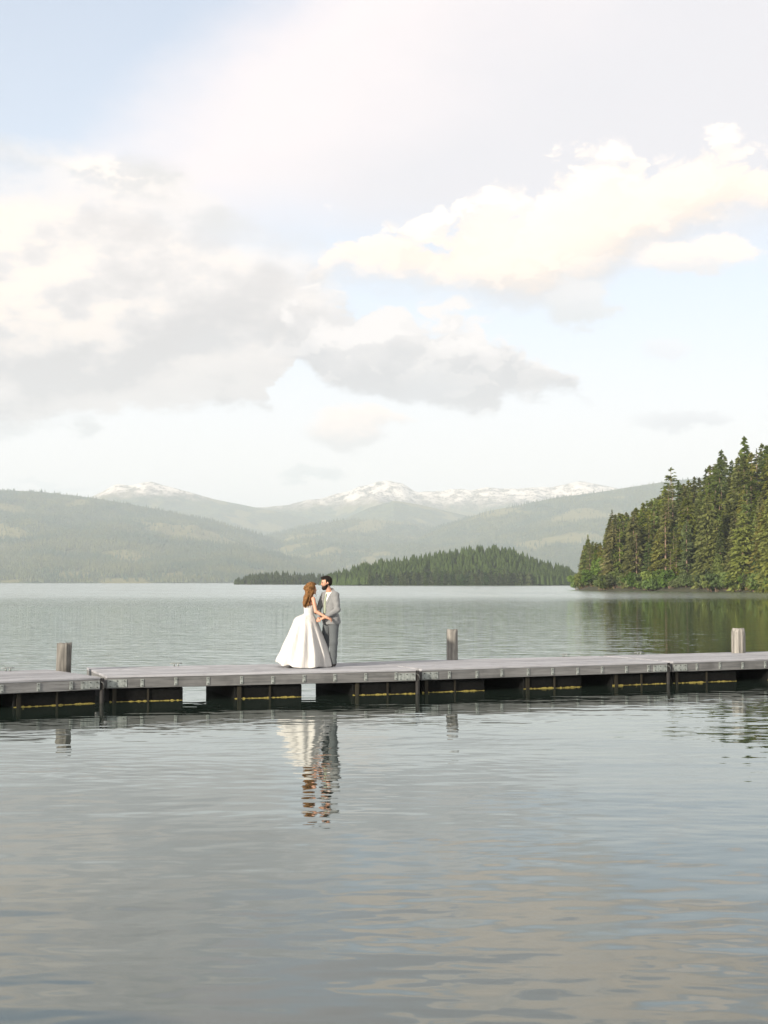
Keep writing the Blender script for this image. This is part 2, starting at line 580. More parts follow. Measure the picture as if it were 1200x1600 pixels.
# ------------------------------------------------------------------ mountains
def mountain_mat(snow_z, snow_w, clear):  # clear: strength of the painted sunlit patches
    def f(N, p, out):
        P = world_pos(N)
        X, Y, Z = N.sep(P)
        n1, _ = N.noise(P, 0.0022, 5, 0.55)
        n2, _ = N.noise(P, 0.012, 4, 0.6)
        n3, _ = N.noise(N.vm('MULTIPLY', P, (1, 1, 0.4)), 0.055, 3, 0.65)
        forest = N.mix(N.ramp(n2, 0.3, 0.7), (0.065, 0.105, 0.046), (0.140, 0.155, 0.048))
        forest = N.mix(N.ramp(n3, 0.35, 0.65), N.vm('MULTIPLY', forest, (0.55, 0.55, 0.6)), forest)
        at = N.node('ShaderNodeAttribute', attribute_name='sun_patch')
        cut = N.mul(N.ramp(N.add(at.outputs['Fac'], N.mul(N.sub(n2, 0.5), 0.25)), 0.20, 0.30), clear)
        c = N.mix(cut, forest, (0.210, 0.195, 0.075))  # warm sunlight through cloud gaps, painted into the slope colour
        if snow_z:
            zz = N.add(Z, N.mul(N.sub(n2, 0.5), 190.0))
            rock = N.ramp(zz, snow_z - snow_w * 1.2, snow_z)
            c = N.mix(N.mul(rock, N.ramp(n3, 0.35, 0.55)), c, (0.24, 0.21, 0.17))
            s = N.mul(N.ramp(zz, snow_z - snow_w * 0.5, snow_z + snow_w), N.ramp(N.add(N.mul(n3, 0.6), N.mul(n2, 0.9)), 0.64, 0.80, 0.10, 1.0))
            c = N.mix(s, c, (0.80, 0.745, 0.68))
        N.put(p.inputs['Base Color'], c)
        p.inputs['Roughness'].default_value = 0.95
        p.inputs['Specular IOR Level'].default_value = 0.1
        bump(N, p, N.add(n3, n2), 12.0, 0.8)
    return f


RIDGES = {}


def sun_patch(x, y):  # field of the painted sunlit patches on the slopes
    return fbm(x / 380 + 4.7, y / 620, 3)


def ridge(name, prof, Y, y_base, back, mat, label, nx=260, ny=90, gully=0.13, rough=0.012, xpad=0.0, power=1.15):
    P = np.array([tuple(at_dist(px, py, Y)) for px, py in prof])
    x0, x1 = P[0, 0], P[-1, 0]
    X = np.linspace(x0, x1, nx)
    H = np.interp(X, P[:, 0], P[:, 2])
    T = np.concatenate([np.linspace(1, 0, ny), np.linspace(0, -1, 16)[1:]])
    gx, gt = np.meshgrid(X, T, indexing='ij')
    gy = np.where(gt >= 0, Y - gt * (Y - y_base), Y - gt * back)
    Hx = np.repeat(H[:, None], len(T), 1)
    s = np.where(gt >= 0, np.clip(1 - gt, 0, 1) ** power, np.clip(1 + gt, 0, 1))
    L = 900.0
    g = fbm(gx / L + 3.1 * Y, gy / (L * 2.2), 5, 0.5, ridged=True)
    sm = fbm(gx / 160.0, gy / 160.0 + Y, 4, 0.55)
    env = np.clip(4 * np.abs(gt) * (1 - np.abs(gt)), 0, 1)
    z = Hx * s + Hx * env * gully * (g - 0.2) + Hx.mean() * rough * sm * np.clip(env * 3 + 0.35, 0, 1)
    z = np.where(np.abs(gt) > 0.999, -4, z)
    v = np.stack([gx, gy, z - 1.0], -1).reshape(-1, 3)
    n = len(T)
    ii, jj = np.meshgrid(np.arange(nx - 1), np.arange(n - 1), indexing='ij')
    a = (ii * n + jj).ravel()
    f = np.stack([a, a + 1, a + n + 1, a + n], -1)[:, ::-1]
    me = new_mesh(name, v, f, True)
    me.attributes.new('sun_patch', 'FLOAT', 'POINT').data.foreach_set('value', sun_patch(gx, gy).astype(np.float32).ravel())
    o = link(name, me, mat)
    tag(o, label, kind='structure')
    RIDGES[o.name] = (gx, gy, z - 1.0)
    return o


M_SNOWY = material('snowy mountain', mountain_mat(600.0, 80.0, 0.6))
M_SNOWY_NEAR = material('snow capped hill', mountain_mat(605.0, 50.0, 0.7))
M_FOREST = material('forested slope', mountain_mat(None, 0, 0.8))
ridge('mountain', [(330, 812), (395, 793), (425, 791), (450, 789), (480, 781), (500, 779), (525, 772), (545, 768), (560, 760), (578, 757), (590, 752), (603, 751), (615, 753), (628, 755), (645, 765), (655, 768), (670, 767), (690, 767), (705, 763), (720, 763), (740, 765), (760, 761), (785, 763), (810, 764), (830, 761), (860, 761), (885, 756), (905, 752), (920, 754), (940, 757), (975, 764), (1040, 775), (1150, 790), (1300, 800)],
      10800, 8200, 2500, M_SNOWY, 'long snowy mountain range above the wooded island', nx=420, ny=110, gully=0.16, rough=0.03)
ridge('mountain', [(20, 815), (90, 790), (140, 777), (160, 768), (174, 760), (184, 756), (205, 758), (222, 754), (236, 752), (252, 757), (268, 761), (300, 770), (340, 781), (390, 791), (450, 802), (520, 818), (600, 840), (680, 870)],
      9800, 7600, 2500, M_SNOWY_NEAR, 'rounded peak with a snow cap above the far shore', nx=260, ny=90, gully=0.12, rough=0.022)
ridge('hill', [(440, 850), (500, 828), (540, 809), (580, 792), (615, 782), (650, 787), (700, 799), (760, 812), (850, 832), (950, 855)],
      9000, 6800, 1500, M_FOREST, 'pale forested hill below the snowy range', gully=0.10)
ridge('hill', [(320, 885), (360, 858), (400, 842), (440, 830), (470, 823), (530, 813), (580, 811), (640, 816), (690, 827), (740, 840), (820, 862), (900, 885), (960, 905)],
      7800, 4600, 1500, M_FOREST, 'green forested hill behind the wooded island', gully=0.12)
ridge('hill', [(500, 908), (560, 880), (620, 852), (680, 824), (760, 799), (860, 779), (960, 765), (1040, 752), (1120, 744), (1200, 742), (1400, 735)],
      7200, 4400, 1800, M_FOREST, 'long forested hill rising towards the wooded headland', gully=0.12)
ridge('hill', [(-250, 752), (-100, 756), (0, 765), (60, 768), (140, 777), (200, 787), (260, 798), (330, 813), (400, 833), (470, 856), (560, 890), (640, 908)],
      6600, 4300, 1800, M_FOREST, 'broad forested mountainside on the far shore', gully=0.22)
ridge('hill', [(-250, 862), (-100, 850), (0, 843), (100, 830), (200, 831), (290, 843), (380, 853), (460, 873), (540, 896), (600, 907)],
      5300, 3950, 900, M_FOREST, 'low wooded foothill along the far shoreline', gully=0.16)


# ------------------------------------------------------------------ foliage
def foliage_mat(dark, light, tip):
    def f(N, p, out):
        r = obj_rand(N)
        P = obj_pos(N)
        n, _ = N.noise(P, 0.9, 3, 0.6)
        n2, _ = N.noise(P, 4.5, 2, 0.5)
        c = N.mix(N.ramp(N.add(n, N.mul(N.sub(r, 0.5), 0.5)), 0.25, 0.75), dark, light)
        c = N.mix(N.ramp(n2, 0.55, 0.8, 0.0, 0.75), c, tip)
        hs = N.node('ShaderNodeHueSaturation')
        N.put(hs.inputs['Hue'], N.ramp(N.m('FRACT', N.mul(r, 7.31)), 0, 1, 0.475, 0.52, smooth=False))
        N.put(hs.inputs['Saturation'], N.ramp(N.m('FRACT', N.mul(r, 3.7)), 0, 1, 0.75, 1.1, smooth=False))
        N.put(hs.inputs['Value'], N.ramp(N.m('FRACT', N.mul(r, 13.7)), 0, 1, 0.85, 1.45, smooth=False))
        N.put(hs.inputs['Color'], c)
        N.put(p.inputs['Base Color'], hs.outputs[0])
        p.inputs['Roughness'].default_value = 0.7
        p.inputs['Specular IOR Level'].default_value = 0.2
        tr = N.node('ShaderNodeBsdfTranslucent')
        N.put(tr.inputs['Color'], hs.outputs[0])
        ms = N.node('ShaderNodeMixShader')
        ms.inputs[0].default_value = 0.45
        N.nt.links.new(p.outputs[0], ms.inputs[1])
        N.nt.links.new(tr.outputs[0], ms.inputs[2])
        N.nt.links.new(ms.outputs[0], out.inputs['Surface'])
    return f


FIR = material('fir needles', foliage_mat((0.088, 0.125, 0.026), (0.155, 0.190, 0.036), (0.21, 0.23, 0.048)))
CEDAR = material('cedar needles', foliage_mat((0.120, 0.142, 0.026), (0.190, 0.205, 0.038), (0.235, 0.235, 0.05)))
BROAD = material('broad leaves', foliage_mat((0.075, 0.115, 0.028), (0.14, 0.20, 0.045), (0.19, 0.25, 0.07)))
DEAD = material('dry twigs', foliage_mat((0.10, 0.075, 0.045), (0.17, 0.12, 0.075), (0.20, 0.15, 0.10)))
FARFIR = material('far needles', foliage_mat((0.045, 0.080, 0.028), (0.085, 0.125, 0.034), (0.125, 0.155, 0.045)))


def bark_mat(N, p, out):
    n, _ = N.noise(N.vm('MULTIPLY', obj_pos(N), (3, 3, 0.6)), 3.0, 4, 0.6)
    N.put(p.inputs['Base Color'], N.mix(n, (0.10, 0.065, 0.045), (0.30, 0.21, 0.15)))
    p.inputs['Roughness'].default_value = 0.9


BARK = material('bark', bark_mat)


def leaf_quads(c, a, b):
    """c centres, a half length vectors, b half width vectors: a rhomb per leaf spray"""
    v = np.stack([c - a, c + b - 0.2 * a, c + a, c - b - 0.2 * a], 1).reshape(-1, 3)
    f = np.arange(len(v)).reshape(-1, 4)
    return v, f


def unit(v):
    return v / np.maximum(np.linalg.norm(v, axis=-1, keepdims=True), 1e-9)


def conifer(seed, H, base, rmax, shape=1.0, n_br=150, per=9, droop=0.35, leaf=0.55, gap=0.0, lean=0.0):
    """returns (trunk mesh, crown mesh): whorls of drooping branches round a tapered trunk"""
    r = np.random.default_rng(seed)
    t = np.sort(r.uniform(0, 1, n_br) ** 1.15)                  # 0 crown base .. 1 top
    if gap:
        keep = np.sin(t * 40 + r.uniform(0, 6)) > -1 + gap
        t = t[keep]
    z = H * (base + (1 - base) * t)
    prof = np.minimum((1 - t) ** shape, 1) * np.minimum(1, (t + 0.12) / 0.2) ** 0.5
    Ln = rmax * prof * r.uniform(0.62, 1.15, len(t)) + 0.18
    ph = r.uniform(0, 2 * math.pi, len(t))
    k = np.tile(np.arange(per), (len(t), 1))
    s = (k + r.uniform(0.2, 1.0, k.shape)) / per
    s = 0.12 + 0.9 * s
    dirh = np.stack([np.cos(ph), np.sin(ph), 0 * ph], -1)[:, None, :]
    side = np.stack([-np.sin(ph), np.cos(ph), 0 * ph], -1)[:, None, :]
    lift = (0.10 + 0.45 * t)[:, None]
    zz = z[:, None] + Ln[:, None] * (lift * s - droop * s * s)
    fan = r.normal(0, 0.17, k.shape) * Ln[:, None] * s
    c = dirh * (Ln[:, None] * s)[..., None] + side * fan[..., None]
    c[..., 2] += zz
    size = leaf * r.uniform(0.6, 1.3, k.shape) * (0.45 + 0.55 * np.clip(prof, 0, 1))[:, None]
    a = unit(dirh + side * (fan / np.maximum(Ln[:, None] * s, 0.1))[..., None] * 1.5 + r.normal(0, 0.30, c.shape) + np.array([0, 0, -0.35])) * size[..., None]
    b = unit(np.cross(a, r.normal(0, 0.55, c.shape) + np.array([0, 0, 1.0]))) * (size * 0.48)[..., None]
    c[..., 0] += lean * c[..., 2] / H
    tv, tf = leaf_quads(c.reshape(-1, 3), a.reshape(-1, 3), b.reshape(-1, 3))
    # leader
    q = r.uniform(0, 1, 14)
    c2 = np.stack([r.normal(0, 0.05, 14) + lean, r.normal(0, 0.05, 14), H * (0.965 + 0.04 * q)], -1)
    a2 = unit(np.stack([r.normal(0, .6, 14), r.normal(0, .6, 14), np.full(14, .8)], -1)) * 0.3
    b2 = unit(np.cross(a2, r.normal(0, 1, (14, 3)))) * 0.12
    v2, f2 = leaf_quads(c2, a2, b2)
    crown = new_mesh('crown', np.concatenate([tv, v2]), np.concatenate([tf, f2 + len(tv)]))
    mb = MB()
    rad = 0.011 * H + 0.05
    mb.tube([(lean * q_, 0, H * q_) for q_ in (-0.04, 0.02, 0.3, 0.6, 0.85, 0.985)], [rad * 1.25, rad, rad * 0.78, rad * 0.5, rad * 0.24, 0.03], 7)
    for i in r.choice(len(t), min(26, len(t)), replace=False):
        e = (math.cos(ph[i]) * Ln[i] * 0.85 + lean * z[i] / H, math.sin(ph[i]) * Ln[i] * 0.85, z[i] + Ln[i] * (lift[i, 0] * 0.85 - droop * 0.72))
        mb.tube([(lean * z[i] / H, 0, z[i]), e], [0.05, 0.015], 3, cap=False)
    # dead stubs on the bare lower trunk
    for i in range(int(14 * base / 0.5)):
        zz_ = H * base * r.uniform(0.35, 1.0)
        w = r.uniform(0, 6.28)
        l_ = r.uniform(0.4, 1.5)
        mb.tube([(0, 0, zz_), (math.cos(w) * l_, math.sin(w) * l_, zz_ - 0.25 * l_)], [0.03, 0.008], 3, cap=False)
    trunk = new_mesh('trunk', mb.v, mb.f, True)
    return trunk, crown


def shrub(seed, H, W, clumps=7, n=120, leaf=0.34):
    r = np.random.default_rng(seed)
    cs = []
    mb = MB()
    for i in range(clumps):
        a = r.uniform(0, 6.28)
        d = W * 0.42 * math.sqrt(r.uniform(0, 1))
        h = H * r.uniform(0.28, 0.82)
        p = np.array([math.cos(a) * d, math.sin(a) * d, h])
        rad = np.array([W * 0.27, W * 0.27, H * 0.24]) * r.uniform(0.7, 1.15)
        q = unit(r.normal(0, 1, (n, 3))) * (r.uniform(0.35, 1.05, n) ** 0.6)[:, None]
        cs.append(p + q * rad)
        mb.tube([(p[0] * 0.15, p[1] * 0.15, -0.4), (p[0] * 0.6, p[1] * 0.6, h * 0.55), tuple(p)], [0.07, 0.045, 0.015], 4, cap=False)
    c = np.concatenate(cs)
    c[:, 2] = np.maximum(c[:, 2], 0.1)
    s = leaf * r.uniform(0.6, 1.25, len(c))
    a = unit(r.normal(0, 1, c.shape) + np.array([0, 0, -0.2])) * s[:, None]
    b = unit(np.cross(a, r.normal(0, 1, c.shape))) * (s * 0.62)[:, None]
    v, f = leaf_quads(c, a, b)
    return new_mesh('trunk', mb.v, mb.f, True), new_mesh('crown', v, f)


# far woods: countless trees on the slopes across the lake, one mass per slope
def tree_mass(name, mat, pos, hgt, wid, sides, label, tiers=1):
    n = len(pos)
    r = np.random.default_rng(len(pos))
    V, Fc = [], []
    w = r.uniform(0, 6.28, n)
    off = 0
    for t in range(tiers):
        lo = 0.12 + 0.62 * t / tiers
        hi = 1.0 if t == tiers - 1 else lo + 0.62
        hi = min(hi, 1.0)
        rr = wid * (1 - 0.7 * t / max(1, tiers))
        ring = [np.stack([pos[:, 0] + np.cos(w + 2 * math.pi * k / sides) * rr * r.uniform(0.65, 1.2, n),
                          pos[:, 1] + np.sin(w + 2 * math.pi * k / sides) * rr * r.uniform(0.65, 1.2, n),
                          pos[:, 2] + hgt * (lo + r.uniform(-0.06, 0.03, n))], -1) for k in range(sides)]
        top = np.stack([pos[:, 0], pos[:, 1], pos[:, 2] + hgt * hi], -1)
        V.append(np.stack(ring + [top], 1).reshape(-1, 3))
        b = off + np.arange(n)[:, None] * (sides + 1)
        for k in range(sides):
            Fc.append(np.concatenate([b + k, b + (k + 1) % sides, b + sides], 1))
        off += n * (sides + 1)
    o = link(name, new_mesh(name, np.concatenate(V), np.concatenate(Fc)), mat)
    tag(o, label, kind='stuff')
    return o


def far_mat(N, p, out):
    P = world_pos(N)
    n1, _ = N.noise(P, 0.0045, 3, 0.55)
    n2, _ = N.noise(P, 0.09, 2, 0.6)
    c = N.mix(N.ramp(n1, 0.35, 0.65), (0.062, 0.104, 0.050), (0.140, 0.155, 0.048))
    c = N.mix(N.ramp(n2, 0.35, 0.7), N.vm('MULTIPLY', c, (0.6, 0.62, 0.7)), c)
    N.put(p.inputs['Base Color'], c)
    p.inputs['Roughness'].default_value = 0.95
    p.inputs['Specular IOR Level'].default_value = 0.1


FARWOOD = material('far wood', far_mat)


def scatter(key, n, seed, tmax=1.0):
    gx, gy, z = RIDGES[key]
    r = np.random.default_rng(seed)
    nx, nt = gx.shape
    nt = int((nt - 15))
    i = r.uniform(0, nx - 1.001, n)
    j = r.uniform(0, nt - 2.001, n)
    i0, j0 = i.astype(int), j.astype(int)
    fi, fj = i - i0, j - j0

    def lerp(A):
        return (A[i0, j0] * (1 - fi) + A[i0 + 1, j0] * fi) * (1 - fj) + (A[i0, j0 + 1] * (1 - fi) + A[i0 + 1, j0 + 1] * fi) * fj
    p = np.stack([lerp(gx), lerp(gy), lerp(z)], -1)
    clear = sun_patch(p[:, 0], p[:, 1])  # trees thin out where the sunlit patches are painted
    vis = (np.abs(p[:, 0] / p[:, 1]) < 0.33) & (p[:, 2] > 0.5) & ((clear < 0.22) | (r.uniform(0, 1, n) < 0.15))
    return p[vis], r


for key, n, lab in (('hill.003', 30000, 'dense conifer wood covering the broad far mountainside'),
                    ('hill.004', 22000, 'dense conifer wood covering the low foothill along the far shore'),
                    ('hill.002', 24000, 'dense conifer wood on the long hill beside the headland'),
                    ('hill.001', 16000, 'dense conifer wood on the hill behind the island')):
    p, r = scatter(key, n, n)
    tree_mass('forest', FARWOOD, p, r.uniform(13, 23, len(p)), r.uniform(2.6, 4.2, len(p)), 4, lab)

# ------------------------------------------------------------------ the wooded island
def soil_mat(N, p, out):
    n, _ = N.noise(world_pos(N), 0.4, 4, 0.6)
    N.put(p.inputs['Base Color'], N.mix(n, (0.022, 0.028, 0.014), (0.06, 0.06, 0.03)))
    p.inputs['Roughness'].default_value = 0.95


SOIL = material('forest floor', soil_mat)


def mound(name, sil, Y, depth, tree_h, label):
    """an island whose wooded outline follows sil: ground lies one tree height below it"""
    P = np.array([tuple(at_dist(px, py, Y)) for px, py in sil])
    X = np.linspace(P[0, 0], P[-1, 0], 90)
    top = np.interp(X, P[:, 0], P[:, 2])
    H = np.maximum(top - tree_h, 0.4)
    T = np.linspace(-1, 1, 33)
    gx, gt = np.meshgrid(X, T, indexing='ij')
    half = depth * np.sqrt(np.clip(1 - ((X - X.mean()) / (X[-1] - X[0]) * 2) ** 4, 0.02, 1))
    gy = Y + gt * half[:, None]
    z = H[:, None] * np.clip(1 - np.abs(gt) ** 1.6, 0, 1) + 0.6 * fbm(gx / 12, gy / 12, 3) * (1 - np.abs(gt)) + 1.0 * (1 - np.abs(gt) ** 6) - 0.5
    n = len(T)
    ii, jj = np.meshgrid(np.arange(len(X) - 1), np.arange(n - 1), indexing='ij')
    a = (ii * n + jj).ravel()
    o = link(name, new_mesh(name, np.stack([gx, gy, z], -1).reshape(-1, 3), np.stack([a, a + n, a + n + 1, a + 1], -1), True), SOIL)
    tag(o, label, kind='structure')
    return gx, gy, z, X, top


isl_a = mound('island', [(498, 908), (512, 897), (530, 887), (560, 877), (590, 870), (620, 867), (650, 863), (680, 858), (710, 853), (740, 849), (765, 847), (790, 848), (808, 854), (822, 862), (840, 869), (865, 875), (885, 880), (897, 892), (905, 908)],
              1060, 60, 10.0, 'low wooded island in the middle of the lake')
isl_b = mound('island', [(366, 906), (376, 899), (395, 894), (420, 891), (445, 890), (470, 891), (500, 894), (525, 897), (545, 906)],
              1450, 40, 6.5, 'small low wooded island beside the larger one')


def small_conifer(seed, H, W):
    r = np.random.default_rng(seed)
    n = 210
    t = r.uniform(0, 1, n) ** 1.2
    z = H * (0.06 + 0.94 * t)
    rad = W * (1 - t) ** 0.62 * r.uniform(0.35, 1.1, n)
    ph = r.uniform(0, 6.28, n)
    c = np.stack([np.cos(ph) * rad, np.sin(ph) * rad, z - 0.25 * rad], -1)
    s = 0.20 * W * r.uniform(0.7, 1.4, n) + 0.18
    a = unit(np.stack([np.cos(ph), np.sin(ph), np.full(n, -0.7)], -1) + r.normal(0, 0.35, (n, 3))) * s[:, None]
    b = unit(np.cross(a, r.normal(0, .5, (n, 3)) + np.array([0, 0, 1]))) * (s * 0.6)[:, None]
    v, f = leaf_quads(c, a, b)
    mb = MB().tube([(0, 0, -0.6), (0, 0, H * 0.5), (0, 0, H)], [0.2, 0.12, 0.02], 5)
    k = len(v)
    fl = [tuple(q) for q in f] + [tuple(i + k for i in q) for q in mb.f]
    me = new_mesh('conifer_tree', np.concatenate([v, np.array(mb.v)]), fl)
    me.materials.append(FARFIR)
    return me


ISL_PROTO = [small_conifer(40 + i, h, w) for i, (h, w) in enumerate(((10, 3.0), (11, 2.8), (9, 3.2), (12, 3.0), (8, 3.2), (10.5, 2.6)))]


def plant_island(isl, n_front, n_back, seed, label, group, mass_label, hmin, hmax, sil):
    gx, gy, z, X, top = isl
    r = np.random.default_rng(seed)
    nx, nt = gx.shape
    cand = []
    for _ in range(n_front + n_back):
        i = r.uniform(1, nx - 2)
        j = r.choice([r.uniform(0.0, 0.08), r.uniform(0.0, 0.35), r.uniform(0.03, 0.62)]) * (nt - 1)
        i0, j0 = int(i), int(j)
        fi, fj = i - i0, j - j0
        q = [(A[i0, j0] * (1 - fi) + A[i0 + 1, j0] * fi) * (1 - fj) + (A[i0, j0 + 1] * (1 - fi) + A[i0 + 1, j0 + 1] * fi) * fj for A in (gx, gy, z)]
        cap = np.interp(q[0], X, top) * (q[1] / gy[0].mean()) - q[2]
        h = min(r.uniform(hmin, hmax), cap * r.uniform(0.90, 1.0))
        if h > 2.4:
            cand.append((q[1], q[0], q[2], h))
    cand.sort()
    for k, (Yp, Xp, Zp, h) in enumerate(cand[:n_front]):
        me = ISL_PROTO[k % len(ISL_PROTO)]
        o = link('conifer_tree', me, None, None, (Xp, Yp, Zp - 0.2), r.uniform(0, 6.28))
        s = h / (10, 11, 9, 12, 8, 10.5)[k % 6]
        o.scale = (s * r.uniform(0.85, 1.25), s * r.uniform(0.85, 1.25), s)
        tag(o, label, 'tree', group)
    rest = cand[n_front:]
    if rest:
        p = np.array([(b, a, c) for a, b, c, d in rest])
        h = np.array([d for a, b, c, d in rest])
        tree_mass('forest', FARFIR, p, h, 0.21 * h + 0.4, 7, mass_label, tiers=4)


plant_island(isl_a, 260, 1700, 3, 'small dark green conifer on the near slope of the large island', 'conifers on the large island',
             'conifer wood on the crest of the large island', 5.5, 9.5, None)
plant_island(isl_b, 60, 320, 4, 'tiny dark conifer on the small low island', 'conifers on the small island',
             'conifer wood on the crest of the small island', 4.0, 6.5, None)

# ------------------------------------------------------------------ the headland and its trees
SHORE = [tuple(on_plane(px, py, 0.0))[:2] for px, py in ((902, 921.6), (908, 922.4), (940, 922.8), (975, 923.2), (1010, 923.4), (1060, 924.2), (1110, 924.6), (1160, 925.2), (1200, 925.6), (1290, 928))]
LAND = SHORE + [(190, 230), (420, 300), (420, 640), (150, 560), (85, 480), (66, 452)]


def inside(px_, py_):
    poly = LAND
    res = np.zeros(px_.shape, bool)
    j = len(poly) - 1
    for i in range(len(poly)):
        xi, yi = poly[i]
        xj, yj = poly[j]
        cnd = ((yi > py_) != (yj > py_)) & (px_ < (xj - xi) * (py_ - yi) / (yj - yi + 1e-12) + xi)
        res ^= cnd
        j = i
    return res


def land_dist(px_, py_):
    d = np.full(px_.shape, 1e9)
    for i in range(len(LAND)):
        (x0, y0), (x1, y1) = LAND[i], LAND[(i + 1) % len(LAND)]
        t = np.clip(((px_ - x0) * (x1 - x0) + (py_ - y0) * (y1 - y0)) / ((x1 - x0) ** 2 + (y1 - y0) ** 2), 0, 1)
        d = np.minimum(d, np.hypot(px_ - x0 - t * (x1 - x0), py_ - y0 - t * (y1 - y0)))
    return np.where(inside(px_, py_), d, -d)


def land_z(px_, py_):
    px_, py_ = np.asarray(px_, float), np.asarray(py_, float)
    d = land_dist(px_, py_)
    up = np.interp(d, [-6, -1, 0.0, 1.2, 6, 15, 30, 60, 110, 200], [-2.5, -0.5, -0.05, 0.55, 2.0, 5.0, 11.0, 20.0, 33, 50])
    return up + 0.5 * fbm(px_ / 9, py_ / 9, 3) * np.clip(d / 8, 0, 1)


hx, hy = np.meshgrid(np.linspace(48, 330, 190), np.linspace(235, 600, 190), indexing='ij')
hz = land_z(hx, hy)
ii, jj = np.meshgrid(np.arange(189), np.arange(189), indexing='ij')
aa = (ii * 190 + jj).ravel()
tag(link('headland', new_mesh('headland', np.stack([hx, hy, hz], -1).reshape(-1, 3), np.stack([aa, aa + 190, aa + 191, aa + 1], -1), True), SOIL),
    'steep wooded headland rising from the lake', kind='structure')

SIL = np.array([(896, 905), (905, 885), (912, 850), (920, 838), (930, 846), (945, 842), (955, 802), (965, 800), (980, 798), (992, 792), (1003, 785), (1015, 775), (1028, 770), (1038, 762),
                (1050, 752), (1062, 748), (1075, 750), (1086, 744), (1096, 738), (1106, 727), (1120, 717), (1132, 712), (1145, 712), (1156, 704), (1168, 702), (1180, 697), (1190, 692), (1200, 690), (1320, 655)], float)


def top_z(X, Y):
    """height of the wood's outline above this spot"""
    px_ = 600 + F_PX * (X / Y) / math.cos(PITCH)
    py_ = np.interp(px_, SIL[:, 0], SIL[:, 1])
    return at_dist(px_, py_, Y).z, px_


KINDS = {
    'fir': [conifer(101, 22, 0.04, 3.8, 0.75, 300, 10, leaf=0.7), conifer(102, 20, 0.06, 3.4, 0.8, 280, 10, leaf=0.65), conifer(103, 24, 0.04, 4.2, 0.7, 320, 10, droop=0.45, leaf=0.72), conifer(104, 18, 0.05, 3.1, 0.75, 260, 10, leaf=0.65)],
    'cedar': [conifer(111, 20, 0.02, 3.7, 0.6, 330, 10, droop=0.6, leaf=0.7), conifer(112, 18, 0.03, 3.3, 0.55, 300, 10, droop=0.55, leaf=0.65), conifer(113, 16, 0.02, 3.0, 0.5, 280, 10, droop=0.5, leaf=0.62)],
    'spire': [conifer(121, 22, 0.04, 2.7, 0.75, 230, 9, gap=0.4, leaf=0.6), conifer(122, 19, 0.05, 2.4, 0.75, 220, 9, gap=0.45, leaf=0.55)],
    'pine': [conifer(131, 23, 0.45, 3.0, 0.6, 110, 9, droop=0.2, gap=0.4), conifer(132, 20, 0.50, 2.6, 0.55, 90, 9, droop=0.2, gap=0.3, lean=0.6)],
}
PH = {'fir': [22, 20, 24, 18], 'cedar': [20, 18, 16], 'spire': [22, 19], 'pine': [23, 20]}
SNAG = [conifer(141, 15, 0.35, 1.5, 0.6, 34, 5, droop=0.5, leaf=0.22)]
SHRUBS = [shrub(151 + i, h, w) for i, (h, w) in enumerate(((3.6, 4.2), (4.4, 3.6), (2.8, 4.0)))]
SHRUB_H = (3.6, 4.4, 2.8)
ASPEN = [shrub(161, 9.0, 4.4, 11, 130, 0.42), shrub(162, 7.5, 3.6, 10, 120, 0.4)]
MAT = {'fir': FIR, 'cedar': CEDAR, 'spire': FIR, 'pine': FIR, 'snag': DEAD, 'shrub': BROAD, 'aspen': BROAD}
for k_, lst in KINDS.items():
    for tr_, cr_ in lst:
        tr_.materials.append(BARK)
        cr_.materials.append(MAT[k_])
for lst, k_ in ((SNAG, 'snag'), (SHRUBS, 'shrub'), (ASPEN, 'aspen')):
    for tr_, cr_ in lst:
        tr_.materials.append(BARK)
        cr_.materials.append(MAT[k_])

LABELS = {
    'fir': ('fir_tree', 'dense dark green fir on the wooded headland', 'fir trees on the headland'),
    'cedar': ('cedar_tree', 'olive green drooping cedar on the wooded headland', 'cedar trees on the headland'),
    'spire': ('spruce_tree', 'narrow spire-shaped spruce on the wooded headland', 'narrow spruces on the headland'),
    'pine': ('pine_tree', 'bare-trunked pine on the wooded headland', 'bare-trunked pines on the headland'),
}


def plant(name, meshes, X, Y, scale, label, cat, group=None, rz=None, sink=0.3, wide=1.0):
    root = link(name, None, None, None, (X, Y, float(land_z(X, Y)) - sink * 0.5), random.uniform(0, 6.28) if rz is None else rz)
    root.scale = (scale * wide, scale * wide, scale)
    root.empty_display_size = 0.2
    tag(root, label, cat, group)
    link('trunk', meshes[0], None, root)
    link('crown', meshes[1], None, root)
    return root


def tree(kind, X, Y, h, label=None, wide=1.0):
    i = random.randrange(len(KINDS[kind]))
    nm, lab, grp = LABELS[kind]
    if not label:
        px_ = 600 + F_PX * X / Y
        part = 'towards its tip' if px_ < 1000 else ('in its middle' if px_ < 1100 else 'towards the picture edge')
        d_ = float(land_dist(np.array([X]), np.array([Y]))[0])
        where = 'just above the shoreline' if d_ < 9 else ('halfway up the slope' if d_ < 24 else 'high on the slope')
        lab = lab.replace('on the wooded headland', where + ' of the headland, ' + part)
        grp = grp + ', ' + where + ', ' + part
    return plant(nm, KINDS[kind][i], X, Y, h / PH[kind][i], label or lab, 'tree', grp if not label else 'trees on the headland', wide=wide)


def ground_at(px_, Y):
    X = (px_ - 600) / F_PX * Y * math.cos(PITCH)
    return X, Y


spots = []


def free(X, Y, gap):
    return all((X - a) ** 2 + (Y - b) ** 2 > gap * gap for a, b in spots)


# the ones that stand out
def shore_y(px_):
    return float(np.interp(px_, [902, 940, 1010, 1110, 1200, 1290], [SHORE[0][1], SHORE[2][1], SHORE[4][1], SHORE[6][1], SHORE[8][1], SHORE[9][1]]))


